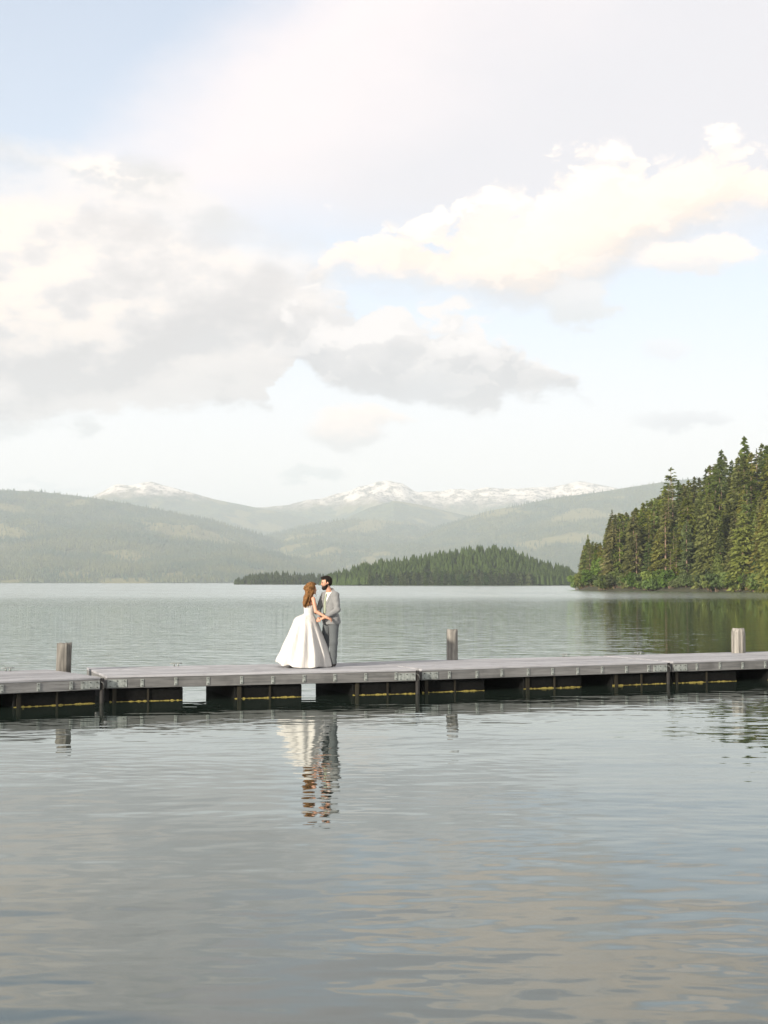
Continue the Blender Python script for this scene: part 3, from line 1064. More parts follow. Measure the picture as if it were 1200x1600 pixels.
def special(kind, px_, py_top, back, label, wide=1.0):
    Y = shore_y(px_) + back
    X = (px_ - 600) / F_PX * Y * math.cos(PITCH)
    h = at_dist(px_, py_top, Y).z - float(land_z(X, Y)) + 0.15
    spots.append((X, Y))
    return tree(kind, X, Y, h, label, wide)


special('spire', 919, 836, 10, 'narrow dark spruce at the tip of the headland, first above the water', 1.1)
special('spire', 957, 797, 16, 'tall narrow spruce standing above its neighbours near the headland tip', 1.1)
special('pine', 1050, 731, 46, 'open-branched conifer poking above the ridge left of the tallest trees', 1.15)
special('fir', 1166, 683, 62, 'sharp-topped conifer that rises highest on the headland skyline')
special('fir', 1129, 704, 58, 'pointed fir on the headland skyline next to the highest conifer')
special('pine', 1109, 730, 20, 'tall pine with long pale bare trunk high on the headland slope', 0.55)
special('pine', 1183, 803, 5, 'short pine with yellowish top and pale trunk near the shore', 0.6)
special('pine', 1057, 838, 4, 'leaning pine with bare trunk just above the shoreline shrubs', 1.0)
special('pine', 1013, 812, 8, 'slim pine with twin-looking pale trunk among the olive cedars', 0.8)
special('cedar', 1106, 777, 5, 'large olive cedar reaching down to the shore in mid headland')
special('cedar', 1150, 800, 4, 'upright olive cedar with rounded top close to the shore')
special('fir', 1200, 697, 60, 'dark fir cut off by the picture edge on the skyline', 1.1)

rr = random.Random(21)
# skyline rows first, then the face of the wood
made = 0
for px_ in np.arange(906, 1250, 6.5):
    for tries in range(6):
        Y = shore_y(px_) + rr.uniform(14, 85)
        X, Y = ground_at(px_ + rr.uniform(-4, 4), Y)
        if not inside(np.array([X]), np.array([Y]))[0]:
            continue
        tz, _ = top_z(X, Y)
        h = tz - float(land_z(X, Y)) - rr.uniform(0, 2.2)
        if 10 < h < 27 and free(X, Y, 2.2):
            tree(rr.choice(['fir', 'fir', 'fir', 'fir', 'spire', 'cedar', 'cedar', 'pine']), X, Y, h, wide=rr.uniform(0.85, 1.15))
            spots.append((X, Y))
            made += 1
            break
for _ in range(1400):
    px_ = rr.uniform(903, 1255)
    back = rr.choice([rr.uniform(2.5, 14), rr.uniform(4, 30), rr.uniform(20, 60)])
    X, Y = ground_at(px_, shore_y(px_) + back)
    if not inside(np.array([X]), np.array([Y]))[0] or not free(X, Y, 2.5):
        continue
    tz, _ = top_z(X, Y)
    cap = tz - float(land_z(X, Y))
    h = min(rr.uniform(11, 23), cap - rr.uniform(0.2, 2.5))
    if h < 6:
        continue
    tree(rr.choice(['fir', 'fir', 'fir', 'cedar', 'cedar', 'cedar', 'cedar', 'spire', 'pine'] if back > 8 else ['fir', 'cedar', 'cedar', 'cedar', 'fir', 'spire']), X, Y, h, wide=rr.uniform(0.85, 1.2))
    spots.append((X, Y))
    made += 1
    if made > 235:
        break
for px_, py_, lab in ((1048, 860, 'bare brown dead tree leaning above the shoreline'), (1046, 880, 'broken dry snag low on the headland shore'),
                      (1188, 862, 'dry brown branches of a fallen snag close to the picture edge'), (995, 835, 'thin brown dead tree among the cedars')):
    Y = shore_y(px_) + 3
    X, Y = ground_at(px_, Y)
    h = at_dist(px_, py_, Y).z - float(land_z(X, Y))
    plant('dead_tree', SNAG[0], X, Y, h / 15, lab, 'tree', 'dead trees on the headland')
for px_, py_, b, i, lab in ((958, 855, 4, 0, 'bright yellow-green aspen near the tip of the headland'), (1126, 868, 3, 1, 'pale green young aspen close to the shore'),
                            (1196, 845, 4, 0, 'light green aspen at the picture edge'), (1080, 822, 10, 1, 'blue-green rounded aspen between two cedars'),
                            (935, 872, 3, 1, 'rounded green aspen beside the first spruces')):
    X, Y = ground_at(px_, shore_y(px_) + b)
    h = at_dist(px_, py_, Y).z - float(land_z(X, Y))
    plant('aspen_tree', ASPEN[i], X, Y, h / (9.0, 7.5)[i], lab, 'tree', 'aspens on the headland', wide=0.9)
for px_ in np.arange(903, 1212, 5.2):
    b = rr.uniform(0.2, 1.8)
    X, Y = ground_at(px_ + rr.uniform(-2, 2), shore_y(px_) + b)
    i = rr.randrange(3)
    plant('shoreline_shrub', SHRUBS[i], X, Y, rr.uniform(2.2, 4.6) / SHRUB_H[i], 'leafy green shrub overhanging the water along the headland shore', 'shrub', 'shrubs along the shoreline', sink=0.1)

# ------------------------------------------------------------------ haze
def haze_mat(N, p, out):
    N.nt.nodes.remove(p)
    v = N.node('ShaderNodeVolumePrincipled')
    v.inputs['Color'].default_value = (0.79, 0.90, 1.0, 1)
    v.inputs['Density'].default_value = HAZE_DENSITY
    v.inputs['Anisotropy'].default_value = 0.0
    N.nt.links.new(v.outputs[0], out.inputs['Volume'])


HAZE_DENSITY = 1.12e-4
hb = MB().box(-9990, 9990, -490, 16490, -6, 900).build('haze', material('haze', haze_mat))
tag(hb, 'thin evening haze over the lake', kind='stuff')

# ------------------------------------------------------------------ the dock
DECK = 0.475         # deck surface above the water
WIDE = 2.65


def wood_mat(dark, light, along=(1.2, 26.0, 26.0)):
    def f(N, p, out):
        r = obj_rand(N)
        P = N.vm('ADD', obj_pos(N), N.comb(N.mul(r, 37.0), N.mul(r, 11.0), N.mul(r, 5.0)))
        n1, _ = N.noise(N.vm('MULTIPLY', P, along), 1.0, 5, 0.65)
        n2, _ = N.noise(P, 1.7, 3, 0.6)
        n3, _ = N.noise(N.vm('MULTIPLY', P, tuple(q * 3 for q in along)), 1.0, 3, 0.6)
        c = N.mix(N.ramp(n1, 0.3, 0.7), dark, light)
        c = N.mix(N.ramp(n2, 0.5, 0.75, 0.0, 0.5), c, tuple(q * 0.55 for q in dark))
        c = N.mix(N.ramp(n3, 0.62, 0.7, 0.0, 0.6), c, tuple(q * 0.35 for q in dark))
        hs = N.node('ShaderNodeHueSaturation')
        N.put(hs.inputs['Value'], N.ramp(r, 0, 1, 0.82, 1.15, smooth=False))
        N.put(hs.inputs['Color'], c)
        N.put(p.inputs['Base Color'], hs.outputs[0])
        p.inputs['Roughness'].default_value = 0.8
        p.inputs['Specular IOR Level'].default_value = 0.25
        bump(N, p, N.add(n1, N.mul(n3, 0.5)), 0.006, 0.6)
    return f


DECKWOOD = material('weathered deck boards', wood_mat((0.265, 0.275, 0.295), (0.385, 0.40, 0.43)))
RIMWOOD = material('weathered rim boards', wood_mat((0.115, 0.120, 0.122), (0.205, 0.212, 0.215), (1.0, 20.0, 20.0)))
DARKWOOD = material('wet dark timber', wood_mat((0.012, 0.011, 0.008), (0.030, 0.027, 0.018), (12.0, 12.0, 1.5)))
POSTWOOD = material('weathered piling', wood_mat((0.100, 0.098, 0.090), (0.30, 0.292, 0.268), (24.0, 24.0, 1.1)))


def simple(name, colr, rough, metal=0.0, vary=0.3, scale=14.0):
    def f(N, p, out):
        n, _ = N.noise(obj_pos(N), scale, 4, 0.6)
        N.put(p.inputs['Base Color'], N.mix(N.ramp(n, 0.3, 0.7), tuple(q * (1 - vary) for q in colr), tuple(min(1, q * (1 + vary)) for q in colr)))
        p.inputs['Roughness'].default_value = rough
        p.inputs['Metallic'].default_value = metal
        p.inputs['Specular IOR Level'].default_value = 0.08 if rough > 0.8 else 0.4
        bump(N, p, n, 0.002, 0.3)
    return material(name, f)


STEEL = simple('dull galvanised steel', (0.27, 0.30, 0.29), 0.55, 0.25)
BOLT = simple('dark bolt', (0.07, 0.075, 0.075), 0.5, 0.4)
PLASTIC = simple('black float plastic', (0.006, 0.0065, 0.0065), 0.85)
POLLEN = simple('yellow pollen scum', (0.30, 0.25, 0.07), 0.9, 0.0, 0.5, 60.0)
RUBBER = simple('black rubber', (0.012, 0.012, 0.012), 0.7)
RUST = simple('rusty steel', (0.20, 0.10, 0.05), 0.8, 0.1)


def share(name, key, make, mat, parent, loc, cache={}):
    if key not in cache:
        me = make()
        me.materials.append(mat)
        cache[key] = me
    return link(name, cache[key], None, parent, loc)


def box_mesh(x0, x1, y0, y1, z0, z1, b=0.004):
    """a box with its long edges chamfered"""
    v, f = [], []
    prof = [(y0 + b, z0), (y1 - b, z0), (y1, z0 + b), (y1, z1 - b), (y1 - b, z1), (y0 + b, z1), (y0, z1 - b), (y0, z0 + b)]
    for x in (x0, x1):
        for y, z in prof:
            v.append((x, y, z))
    for k in range(8):
        k2 = (k + 1) % 8
        f.append((k, k + 8, k2 + 8, k2))
    f.append(tuple(range(8)))
    f.append(tuple(reversed(range(8, 16))))
    return new_mesh('box', v, f)


def bolt_mesh(r=0.012, d=0.012):
    mb = MB().tube([(0, 0, 0), (0, -d, 0)], [r, r * 0.85], 6)
    return new_mesh('bolt', mb.v, mb.f)


def dock_section(pa, pb, length, label, anchor, floats, brackets, seed):
    r = random.Random(seed)
    A, B = on_plane(*pa, DECK), on_plane(*pb, DECK)
    yaw = math.atan2(B.y - A.y, B.x - A.x)
    u = Vector((math.cos(yaw), math.sin(yaw), 0))
    Lm = (B - A).length if length is None else length
    org = A if anchor == 'a' else B - u * Lm
    root = link('dock_section', None, None, None, (org.x, org.y, 0), yaw)
    root.empty_display_size = 0.3
    tag(root, label, 'dock', 'floating dock sections')
    n = 19
    wv = WIDE / n
    for k in range(n):
        # lengthwise boards, some of them in two lengths
        cut = r.choice([None, 0.38, 0.5, 0.62]) if k else None
        pieces = [(0, Lm)] if cut is None else [(0, Lm * cut - 0.002), (Lm * cut + 0.002, Lm)]
        for x0, x1 in pieces:
            o = link('plank', box_mesh(x0, x1, 0.005, wv - 0.005, -0.040, 0, 0.006), DECKWOOD, root, (0, k * wv, DECK + r.uniform(-0.006, 0.003)))
    zt = DECK - 0.042
    hgt = 0.185
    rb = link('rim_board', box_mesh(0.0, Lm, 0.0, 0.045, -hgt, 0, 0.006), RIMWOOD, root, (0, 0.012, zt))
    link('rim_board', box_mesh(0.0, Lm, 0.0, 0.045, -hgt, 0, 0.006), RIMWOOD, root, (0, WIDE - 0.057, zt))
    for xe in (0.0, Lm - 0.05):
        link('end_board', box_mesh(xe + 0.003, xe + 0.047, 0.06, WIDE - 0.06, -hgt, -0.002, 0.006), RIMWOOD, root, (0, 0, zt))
    nj = int(Lm / 0.61)
    for k in range(1, nj):
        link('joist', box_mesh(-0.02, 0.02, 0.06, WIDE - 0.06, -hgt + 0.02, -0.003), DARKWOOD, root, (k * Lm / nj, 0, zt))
    zm = zt - hgt * 0.5
    for xb in brackets:
        o = share('bracket', 'bracket', lambda: box_mesh(-0.028, 0.028, 0, 0.010, -0.070, 0.070, 0.003), STEEL, root, (xb + r.uniform(-0.02, 0.02), 0.001, zm + r.uniform(-0.012, 0.012)))
        for dz in (-0.046, 0.046):
            share('bolt', 'bolt', bolt_mesh, BOLT, o, (0, -0.001, dz))
    for xe, w0, w1 in ((0.0, 0.012, 0.36), (Lm, -0.36, -0.012)):
        o = link('hinge_plate', box_mesh(w0, w1, 0, 0.010, -0.070, 0.070, 0.003), STEEL, root, (xe, 0.001, zm - 0.005))
        for dx in (0.14, 0.5, 0.86):
            for dz in (-0.046, 0.046):
                share('bolt', 'bolt', bolt_mesh, BOLT, o, (w0 + (w1 - w0) * dx, -0.001, dz))
    for fx, fl in floats:
        mb = MB()
        mb.box(0, fl, 0.10, WIDE - 0.10, -0.28, zt - hgt - 0.008)
        fb = bevel(mb.build('float_box', PLASTIC, root, False, (fx, 0, 0)), 0.02)
        for px_ in (0.09, fl * 0.52):
            w = 0.036 if px_ < 0.2 else 0.016
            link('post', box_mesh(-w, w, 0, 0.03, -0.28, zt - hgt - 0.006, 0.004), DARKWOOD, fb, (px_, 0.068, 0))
        # pollen left along the waterline
        seg = 60
        pv, pf = [], []
        for k in range(seg + 1):
            g = perl(seed * 7.7 + fx * 3 + k * 0.33)
            hh = 0.003 + 0.020 * min(1.0, max(0.0, 0.35 + g + 0.5 * perl(seed + k * 1.3)))
            x_ = fl * (0.004 + 0.992 * k / seg)
            pv += [(x_, 0.097, -0.02), (x_, 0.088, -0.02), (x_, 0.088, hh), (x_, 0.097, hh)]
        for k in range(seg):
            c_ = k * 4
            for q in range(4):
                q2 = (q + 1) % 4
                pf.append((c_ + q, c_ + 4 + q, c_ + 4 + q2, c_ + q2))
        pf += [(0, 1, 2, 3), (seg * 4 + 3, seg * 4 + 2, seg * 4 + 1, seg * 4)]
        link('pollen_band', new_mesh('pollen_band', pv, pf), POLLEN, fb)
    # hinge tube and rubber bumper that tie this section to the next
    mb = MB().tube([(Lm + 0.05, 0.05, -0.5), (Lm + 0.05, 0.05, DECK - 0.03)], 0.042, 10)
    mb.build('hinge_tube', RUBBER, root, True)
    mb = MB().tube([(Lm + 0.01, 0.03, DECK - 0.08), (Lm + 0.05, -0.015, DECK - 0.11), (Lm + 0.07, -0.02, DECK - 0.17), (Lm + 0.05, 0.0, DECK - 0.22)], 0.014, 6)
    mb.build('hinge_pin', BOLT, root, True)
    return root, org, u, Lm


def perl(t):
    return float(perlin(np.array([t]), np.array([t * 0.37]))[0]) * 1.6


brk = lambda Lm, n, off=0.0: [off + 0.62 + k * (Lm - 1.15) / (n - 1) for k in range(n)]
SEC = [
    dock_section((0, 1063.7), (157, 1057.5), 6.1, 'weathered grey dock section closest to the camera, cut off by the picture edge', 'b', [(0.3, 1.45), (2.4, 1.45), (4.55, 1.5)], brk(6.1, 9), 1),
    dock_section((167, 1056.3), (650, 1045.8), None, 'weathered grey dock section on which the couple stand', 'a', [(0.06, 1.34), (2.36, 1.30), (4.66, 1.36)], brk(6.05, 9), 2),
    dock_section((659, 1044.8), (1043, 1033.6), None, 'weathered grey dock section beside the middle piling', 'a', [(0.05, 1.4), (2.35, 1.4), (4.5, 1.4)], brk(5.9, 9), 3),
    dock_section((1052, 1033.2), (1200, 1029.0), 6.1, 'weathered grey dock section farthest from the camera', 'a', [(0.05, 1.7), (2.6, 1.4), (4.5, 1.5)], brk(6.1, 9), 4),
]


def piling(px_, py_base, py_top, diam, label, seed, lean, chamfer):
    r = np.random.default_rng(seed)
    b = on_plane(px_, py_base, DECK)
    b += Vector((0, diam * 0.55, 0))
    top = at_dist(px_, py_top, b.y).z
    n, m = 40, 26
    zs = np.linspace(-1.2, top, m)
    groove = 1 + 0.035 * np.cos(np.arange(n) / n * 2 * math.pi * 7 + 1) * r.uniform(0.3, 1, n) + r.normal(0, 0.012, n)
    for q_ in r.choice(n, 6, replace=False):
        groove[q_] -= r.uniform(0.05, 0.11)
    v = []
    for j, z in enumerate(zs):
        rad = diam / 2 * (1.0 - 0.02 * (z / top))
        if chamfer and z > top - 0.11:
            rad *= 1 - 0.16 * (z - top + 0.11) / 0.11
        for k in range(n):
            a = 2 * math.pi * k / n
            rr_ = rad * groove[k] * (1 + 0.02 * perl(a * 2 + seed) + 0.012 * perl(z * 6 + k * 0.7))
            zz = z if j < m - 1 else z - (0.025 + 0.035 * perl(k * 0.35 + seed)) * (1 if not chamfer else 0.4)
            v.append((math.cos(a) * rr_ + lean * (z - DECK), math.sin(a) * rr_, zz))
    f = []
    for j in range(m - 1):
        for k in range(n):
            k2 = (k + 1) % n
            f.append((j * n + k, j * n + k2, (j + 1) * n + k2, (j + 1) * n + k))
    c = len(v)
    v.append((lean * (top - DECK), 0, top - 0.015))
    for k in range(n):
        f.append(((m - 1) * n + k, (m - 1) * n + (k + 1) % n, c))
    o = link('piling', new_mesh('piling', v, f, True), POSTWOOD, None, (b.x, b.y, 0))
    tag(o, label, 'piling', 'round timber pilings behind the dock')
    return o


piling(96.5, 1048.5, 1003.5, 0.285, 'split-topped grey timber piling behind the dock section closest to the camera', 11, 0.025, False)
piling(707, 1031.5, 982.5, 0.245, 'slim flat-topped timber piling standing between the couple and the headland', 12, 0.0, False)
piling(1156.5, 1020.5, 981, 0.33, 'stout pale piling with rounded-off top behind the farthest dock section', 13, 0.0, True)


def cleat(si, along, label):
    root, org, u, Lm = SEC[si]
    yaw = root.rotation_euler.z
    v = Vector((-math.sin(yaw), math.cos(yaw), 0))
    p = org + u * along + v * (WIDE - 0.12)
    c = link('mooring_cleat', None, None, None, (p.x, p.y, DECK), yaw)
    c.empty_display_size = 0.1
    tag(c, label, 'cleat', 'mooring cleats on the back edge of the dock')
    MB().tube([(-0.13, 0, 0.055), (-0.06, 0, 0.062), (0.06, 0, 0.062), (0.13, 0, 0.055)], [0.008, 0.013, 0.013, 0.008], 8).build('horn_bar', STEEL, c, True)
    for s in (-0.04, 0.04):
        MB().tube([(s, 0, 0.0), (s, 0, 0.06)], [0.018, 0.012], 8).build('foot', STEEL, c, True)


cleat(0, 5.3, 'small steel cleat on the back edge near the split-topped piling')
cleat(1, 1.75, 'small steel cleat on the back edge of the couple\'s dock section, far from them')
cleat(1, 4.7, 'small steel cleat on the back edge just behind the groom')
cleat(2, 4.9, 'small steel cleat on the back edge near the hinge to the farthest section')
cleat(3, 0.9, 'small steel cleat on the back edge next to the stout piling')

# ------------------------------------------------------------------ figures: smooth solids turned into one surface
class Solid:
    """signed-distance shapes blended on a grid, then skinned with surface nets"""
    def __init__(self, lo, hi, h):
        self.lo, self.h = np.array(lo, float), h
        n = np.ceil((np.array(hi) - self.lo) / h).astype(int) + 1
        self.f = np.full(n, 1.0, np.float32)
        self.n = n

    def _block(self, lo, hi):
        a = np.clip(np.floor((np.array(lo) - self.lo) / self.h).astype(int), 0, self.n - 1)
        b = np.clip(np.ceil((np.array(hi) - self.lo) / self.h).astype(int) + 1, 1, self.n)
        sl = tuple(slice(i, j) for i, j in zip(a, b))
        ax = [self.lo[i] + self.h * np.arange(a[i], b[i]) for i in range(3)]
        return sl, np.stack(np.meshgrid(*ax, indexing='ij'), -1)

    def _join(self, sl, d, k, cut):
        f = self.f[sl]
        if cut:
            self.f[sl] = np.maximum(f, -d)
        elif k <= 0:
            self.f[sl] = np.minimum(f, d)
        else:
            hh = np.clip(0.5 + 0.5 * (d - f) / k, 0, 1)
            self.f[sl] = d + (f - d) * hh - k * hh * (1 - hh)

    def cone(self, a, b, r1, r2, k=0.02, cut=False):
        a, b = np.array(a, float), np.array(b, float)
        m = max(r1, r2) + k + 0.05
        sl, p = self._block(np.minimum(a, b) - m, np.maximum(a, b) + m)
        ab = b - a
        t = np.clip(((p - a) @ ab) / max(ab @ ab, 1e-9), 0, 1)
        d = np.linalg.norm(p - a - t[..., None] * ab, axis=-1) - (r1 + (r2 - r1) * t)
        self._join(sl, d, k, cut)
        return self

    def chain(self, pts, rad, k=0.02):
        for i in range(len(pts) - 1):
            self.cone(pts[i], pts[i + 1], rad[i], rad[i + 1], k)
        return self

    def ell(self, c, r, M=None, k=0.02, cut=False):
        c, r = np.array(c, float), np.array(r, float)
        m = r.max() + k + 0.05
        sl, p = self._block(c - m, c + m)
        q = p - c
        if M is not None:
            q = q @ M            # columns of M are the local axes
        k0 = np.linalg.norm(q / r, axis=-1)
        k1 = np.linalg.norm(q / (r * r), axis=-1)
        d = k0 * (k0 - 1) / np.maximum(k1, 1e-6)
        self._join(sl, d, k, cut)
        return self

    def grid(self):
        ax = [self.lo[i] + self.h * np.arange(self.n[i]) for i in range(3)]
        return np.meshgrid(*ax, indexing='ij')

    def keep(self, d):
        """keep only where d < 0"""
        self.f = np.maximum(self.f, d.astype(np.float32))
        return self

    def mesh(self, name, relax=1):
        f, h = self.f, self.h
        s = f < 0
        nx, ny, nz = f.shape
        C = (nx - 1, ny - 1, nz - 1)
        acc = np.zeros(C + (3,), np.float32)
        cnt = np.zeros(C, np.int16)
        cor = [(i, j, k) for i in (0, 1) for j in (0, 1) for k in (0, 1)]
        sub = lambda A, o: A[o[0]:o[0] + C[0], o[1]:o[1] + C[1], o[2]:o[2] + C[2]]
        for a in cor:
            for ax in range(3):
                if a[ax]:
                    continue
                b = list(a)
                b[ax] = 1
                m = sub(s, a) != sub(s, b)
                va, vb = sub(f, a)[m], sub(f, b)[m]
                t = va / (va - vb)
                p = np.tile(np.array(a, np.float32), (len(t), 1))
                p[:, ax] += t
                acc[m] += p
                cnt[m] += 1
        act = cnt > 0
        idx = np.full(C, -1, np.int64)
        idx[act] = np.arange(act.sum())
        v = (np.argwhere(act) + acc[act] / cnt[act][:, None]) * h + self.lo
        quads = []
        for ax in range(3):
            u, w = (ax + 1) % 3, (ax + 2) % 3
            a0 = [slice(1, -1)] * 3
            a1 = [slice(1, -1)] * 3
            a0[ax], a1[ax] = slice(0, -1), slice(1, None)
            m = s[tuple(a0)] != s[tuple(a1)]
            e = np.argwhere(m)
            ins = s[tuple(a0)][m]
            e[:, u] += 1
            e[:, w] += 1
            q = []
            for du, dw in ((-1, -1), (0, -1), (0, 0), (-1, 0)):
                g = e.copy()
                g[:, u] += du
                g[:, w] += dw
                q.append(idx[g[:, 0], g[:, 1], g[:, 2]])
            q = np.stack(q, -1)
            q[~ins] = q[~ins][:, ::-1]
            quads.append(q)
        q = np.concatenate(quads)
        q = q[(q >= 0).all(1)]
        for _ in range(relax):
            sm = np.zeros_like(v)
            n = np.zeros(len(v))
            for a, b in ((0, 1), (1, 2), (2, 3), (3, 0)):
                np.add.at(sm, q[:, a], v[q[:, b]])
                np.add.at(n, q[:, a], 1)
                np.add.at(sm, q[:, b], v[q[:, a]])
                np.add.at(n, q[:, b], 1)
            v = 0.5 * v + 0.5 * sm / np.maximum(n, 1)[:, None]
        return new_mesh(name, v, q, True)


def axes(fwd, up=(0, 0, 1)):
    """columns: forward, left, up"""
    f = np.array(fwd, float)
    f /= np.linalg.norm(f)
    u = np.array(up, float)
    l = np.cross(u, f)
    l /= np.linalg.norm(l)
    return np.stack([f, l, np.cross(f, l)], -1)


def hand(S, wrist, direction, back, curl, side):
    """palm with five separate fingers; back = normal of the hand's back, side = +1 thumb to the local left"""
    A = axes(direction, back)                       # forward, left, up(back of hand)
    w = np.array(wrist, float)
    P = lambda x, y, z: w + A @ np.array([x, y * side, z])
    S.cone(P(-0.01, 0, 0), P(0.03, 0, 0), 0.024, 0.026, 0.012)
    S.ell(P(0.052, 0.0, 0.0), (0.045, 0.040, 0.017), A, 0.012)
    for i, (y, L) in enumerate(((0.029, 0.066), (0.010, 0.075), (-0.010, 0.070), (-0.028, 0.055))):
        pts = [P(0.085, y, 0.0)]
        ang = 0.0
        for seg in (0.45, 0.32, 0.26):
            ang += curl
            last = pts[-1]
            pts.append(last + A @ np.array([L * seg * math.cos(ang), y * 0.06 * side, -L * seg * math.sin(ang)]))
        S.chain(pts, [0.0100, 0.0092, 0.0084, 0.0074], 0.004)
    t0, t1, t2 = P(0.025, 0.034, -0.006), P(0.058, 0.056, -0.020), P(0.082, 0.056, -0.036)
    S.chain([t0, t1, t2], [0.0135, 0.0110, 0.0088], 0.006)


def head(S, c, A, s=1.0, male=True):
    """A: columns forward, left, up"""
    P = lambda x, y, z: np.array(c) + A @ (np.array([x, y, z]) * s)
    E = lambda p, r, k=0.02, cut=False: S.ell(P(*p), np.array(r) * s, A, k, cut)
    E((-0.012, 0, 0.030), (0.098, 0.076, 0.092))
    E((0.030, 0, -0.030), (0.062, 0.061, 0.082))
    E((0.046, 0, -0.088), (0.044, 0.044, 0.034))
    E((0.070, 0, 0.022), (0.030, 0.050, 0.016), 0.02)               # brow
    for sd in (-1, 1):
        E((0.086, 0.033 * sd, 0.002), (0.014, 0.018, 0.012), 0.0, True)   # eye socket
        E((0.062, 0.043 * sd, -0.025), (0.026, 0.020, 0.020), 0.02)       # cheek
        E((-0.012, 0.079 * sd, -0.008), (0.018, 0.009, 0.030), 0.006)     # ear
    S.cone(P(0.090, 0, 0.008), P(0.112 if male else 0.106, 0, -0.026), 0.009 * s, 0.013 * s, 0.010)
    E((0.090, 0, -0.060), (0.014, 0.024, 0.007), 0.006)             # lips
    E((0.088, 0, -0.071), (0.014, 0.020, 0.007), 0.006)
    E((0.080, 0, -0.100), (0.018, 0.020, 0.017), 0.015)             # chin


def skin_mat(N, p, out):
    n, _ = N.noise(obj_pos(N), 30.0, 3, 0.5)
    N.put(p.inputs['Base Color'], N.mix(n, (0.42, 0.22, 0.145), (0.52, 0.29, 0.20)))
    p.inputs['Roughness'].default_value = 0.5
    p.inputs['Subsurface Weight'].default_value = 0.12
    p.inputs['Subsurface Radius'].default_value = (0.010, 0.004, 0.002)
    p.inputs['Subsurface Scale'].default_value = 1.0


def cloth_mat(base, vary, weave=700.0, rough=0.85, sheen=0.2, drape=(1, 1, 0.55), depth=0.35):
    def f(N, p, out):
        P = obj_pos(N)
        n, _ = N.noise(P, 9.0, 3, 0.5)
        w, _ = N.noise(P, weave, 1, 0.5)
        c = N.mix(n, tuple(q * (1 - vary) for q in base), tuple(min(1, q * (1 + vary)) for q in base))
        N.put(p.inputs['Base Color'], c)
        p.inputs['Roughness'].default_value = rough
        p.inputs['Sheen Weight'].default_value = sheen
        p.inputs['Specular IOR Level'].default_value = 0.25
        fold, _ = N.noise(N.vm('MULTIPLY', P, drape), 14.0, 2, 0.5)
        bump(N, p, N.add(N.mul(fold, 1.0), N.mul(w, 0.03)), 0.02, depth)
    return f


def hair_mat(dark, light, stretch=(70, 70, 7)):
    def f(N, p, out):
        n, _ = N.noise(N.vm('MULTIPLY', obj_pos(N), stretch), 1.0, 4, 0.6)
        N.put(p.inputs['Base Color'], N.mix(N.ramp(n, 0.3, 0.7), dark, light))
        p.inputs['Roughness'].default_value = 0.65
        p.inputs['Specular IOR Level'].default_value = 0.15
        bump(N, p, n, 0.008, 0.6)
    return f


SKIN = material('skin', skin_mat)
SUIT = material('light grey suit wool', cloth_mat((0.190, 0.200, 0.206), 0.08))
TROUSER = material('grey trouser wool', cloth_mat((0.085, 0.098, 0.106), 0.08))
SHIRT = material('white shirt cotton', cloth_mat((0.78, 0.78, 0.78), 0.03))
TIE = material('sage green tie', cloth_mat((0.26, 0.30, 0.23), 0.1))
SATIN = material('ivory satin', cloth_mat((0.53, 0.525, 0.51), 0.02, 900.0, 0.6, 0.1, (1.0, 1.0, 0.16), 0.75))
LINING = material('cream lining', cloth_mat((0.62, 0.54, 0.38), 0.05))
DARKHAIR = material('black brown hair', hair_mat((0.006, 0.0045, 0.004), (0.016, 0.011, 0.008), (60, 60, 40)))
BROWNHAIR = material('golden brown hair', hair_mat((0.065, 0.030, 0.011), (0.25, 0.130, 0.048)))
SHOE = simple('dark shoe leather', (0.03, 0.025, 0.022), 0.4)
EYE = simple('eye', (0.05, 0.035, 0.03), 0.2)
HORN = simple('button', (0.08, 0.08, 0.08), 0.4)


def place(name, px_, py_, label, z=DECK):
    p = on_plane(px_, py_, z)
    o = link(name, None, None, None, tuple(p))
    o.empty_display_size = 0.3
    tag(o, label, 'person')
    return o


